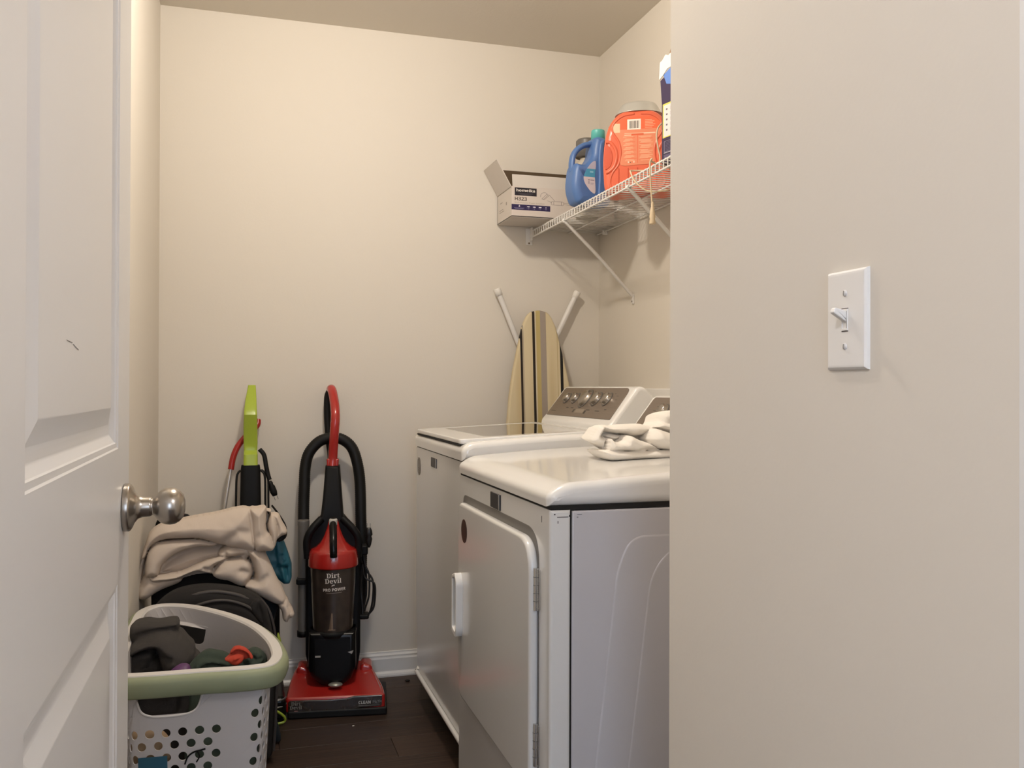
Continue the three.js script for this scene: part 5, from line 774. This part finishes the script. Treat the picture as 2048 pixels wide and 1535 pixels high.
{ // teal tote with a black strap, hanging at the right of the hoodie
  const t = thing('tote_bag', 'teal shopping bag with a black strap, hanging at the right of the hoodie', 'bag', [0, 0, -2.90]);
  const g = cloth({ cell: 0.003, back: 0.03, noise: 0.004, scale: 36, lean: -0.1, y0: 0.5, layers: [
    { p: hd([[1560, 600], [1660, 560], [1740, 520], [1840, 505], [1880, 560], [1925, 680], [1975, 820], [1975, 1000], [1945, 1075], [1870, 1075], [1780, 1000], [1600, 900]]), z: 0, t: 0.02, r: 0.012, sharp: true },
    { p: hd([[1740, 530], [1830, 510], [1860, 620], [1880, 780], [1920, 950], [1880, 1060], [1800, 900], [1760, 700]]), z: 0.012, t: 0.016, r: 0.018 }],
    creases: [{ p: hd([[1850, 560], [1860, 680], [1875, 780]]), d: 0.008, w: 0.003 }, { p: hd([[1800, 860], [1880, 870], [1960, 840]]), d: -0.008, w: 0.006 }, { p: hd([[1900, 880], [1920, 960], [1940, 1070]]), d: -0.01, w: 0.006 }] });
  mesh('body', g, M(0.009, 0.095, 0.14, 0.45, { bumpMap: weave, bumpScale: 0.0002 }), t);
  const P3 = (a, z) => hd(a).map(([x, y]) => [x * 1.0, y, z]);
  mesh('strap', tube(P3([[1715, 110], [1780, 190], [1850, 290], [1890, 370], [1895, 470], [1860, 520], [1800, 545]], 0.02), 0.003, 60, 8), black, t, 'black strap');
  mesh('strap', soft(ext(shape(hd([[1730, 590], [1760, 490], [1830, 440], [1895, 400], [1900, 460], [1860, 530], [1790, 545]]), true), 0.012, 0.004).translate(0, 0, 0.015), 0.8), black, t, 'black strap');
}
{ // navy garment hanging below the sleeve and trailing to the floor
  const g = cloth({ cell: 0.0035, back: 0.02, noise: 0.003, scale: 30, layers: [
    { p: hd([[1560, 1150], [1720, 1180], [1830, 1260], [1835, 1400], [1780, 1500], [1745, 1700], [1730, 2000], [1725, 2300], [1760, 2700], [1840, 3040], [1800, 3070], [1640, 3070], [1600, 2600], [1600, 1700]]), z: 0, t: 0.02, r: 0.02 }] });
  const m = mesh('navy_garment', g, fabric(0.008, 0.014, 0.020)); m.position.z = -2.84;
  const bb = new THREE.Box3().setFromObject(m); m.position.y -= bb.min.y - 0.001;
  tag(m, 'dark navy garment hanging below the hoodie sleeve beside the backpack', 'clothing');
}
// ------------------------------------------------------------------ white cloth on the dryer
{
  const dc = (pts) => pts.map(([u, v]) => [0.779 + u / 12.41 * 0.00129, 1.038 - v / 12.41 * 0.00117 - u * 4e-7]);
  const g = cloth({ cell: 0.0019, back: 0.13, noise: 0.0012, scale: 40, relax: 1, layers: [
    { p: dc([[300, 470], [500, 420], [900, 560], [1500, 560], [2500, 600], [2500, 1000], [600, 1000], [300, 900]]), z: -0.045, t: 0.02, r: 0.012 },
    { p: dc([[225, 985], [300, 975], [420, 990], [1000, 1010], [1600, 1000], [2600, 1020], [2700, 1150], [2500, 1222], [1200, 1216], [420, 1238], [320, 1180], [205, 1020]]), z: 0.03, t: 0.028, r: 0.013 },
    { p: dc([[400, 985], [418, 800], [445, 695], [520, 770], [640, 800], [760, 760], [860, 650], [930, 632], [1060, 700], [1160, 745], [1300, 790], [1430, 850], [1560, 930], [1650, 1000], [1330, 1000], [1230, 1035], [1100, 1030], [1000, 1020], [700, 1000]]), z: 0.028, t: 0.026, r: 0.017 },
    { p: dc([[310, 400], [420, 372], [600, 395], [800, 365], [1100, 355], [1300, 345], [1450, 375], [1560, 395], [1700, 350], [1770, 310], [1830, 120], [1880, 70], [2060, 20], [2500, 40], [2600, 400], [2500, 700], [1700, 560], [1480, 590], [1380, 640], [1080, 670], [900, 610], [740, 590], [500, 545], [400, 480]]), z: -0.02, t: 0.034, r: 0.017 },
    { p: dc([[80, 770], [190, 570], [310, 408], [420, 420], [360, 560], [310, 655], [350, 690], [430, 700], [405, 850], [395, 960], [330, 900], [220, 850], [110, 805]]), z: -0.006, t: 0.026, r: 0.016 },
    { p: dc([[440, 640], [560, 590], [760, 610], [870, 640], [800, 750], [660, 790], [540, 740]]), z: -0.03, t: 0.03, r: 0.012 },
    { p: dc([[1370, 720], [1400, 640], [1500, 500], [1580, 465], [1800, 530], [2050, 610], [2500, 700], [2500, 1010], [2040, 1000], [1900, 1000], [1760, 985], [1620, 960], [1430, 830]]), z: 0.022, t: 0.046, r: 0.028 },
    { p: dc([[1700, 360], [1780, 300], [1960, 330], [2060, 270], [2500, 300], [2500, 640], [2040, 560], [1700, 470], [1560, 440], [1580, 400]]), z: 0.0, t: 0.03, r: 0.017 }],
    creases: [{ p: dc([[460, 500], [700, 580], [930, 600]]), d: -0.006, w: 0.003 }, { p: dc([[480, 470], [720, 520], [900, 550]]), d: 0.006, w: 0.005 }, { p: dc([[1120, 970], [1250, 940], [1400, 950], [1600, 990]]), d: -0.016, w: 0.0035 }, { p: dc([[580, 780], [700, 860], [800, 930]]), d: 0.005, w: 0.004 }, { p: dc([[1240, 570], [1480, 575]]), d: -0.008, w: 0.004 }, { p: dc([[840, 700], [850, 900]]), d: 0.003, w: 0.004 }] });
  const m = mesh('white_cloth', g, fabric(0.84, 0.80, 0.74, 0.9, 0.0002)); m.position.z = -1.965;
  tag(m, 'folded white cloth lying on the dryer top', 'cloth');
}
{ // specks on the floor
  const specks = [['paper_scrap', 'tiny white scrap on the dark floor in front of the red vacuum', [0.348, 0.0004, -2.907], 0.0042, M(0.7, 0.66, 0.6, 0.8), 'scrap'], ['dry_leaf', 'small dark speck on the floor near the back baseboard', [0.593, 0.0004, -3.296], 0.010, M(0.012, 0.008, 0.006, 0.9), 'speck']];
  for (const [n, l, p, r, m, c] of specks) { const o = mesh(n, new THREE.SphereGeometry(1, 10, 6).scale(r, r * 0.35, r * 0.7), m); o.position.set(p[0], p[1] + r * 0.3, p[2]); tag(o, l, c); }
}
renderer.render(scene, camera);
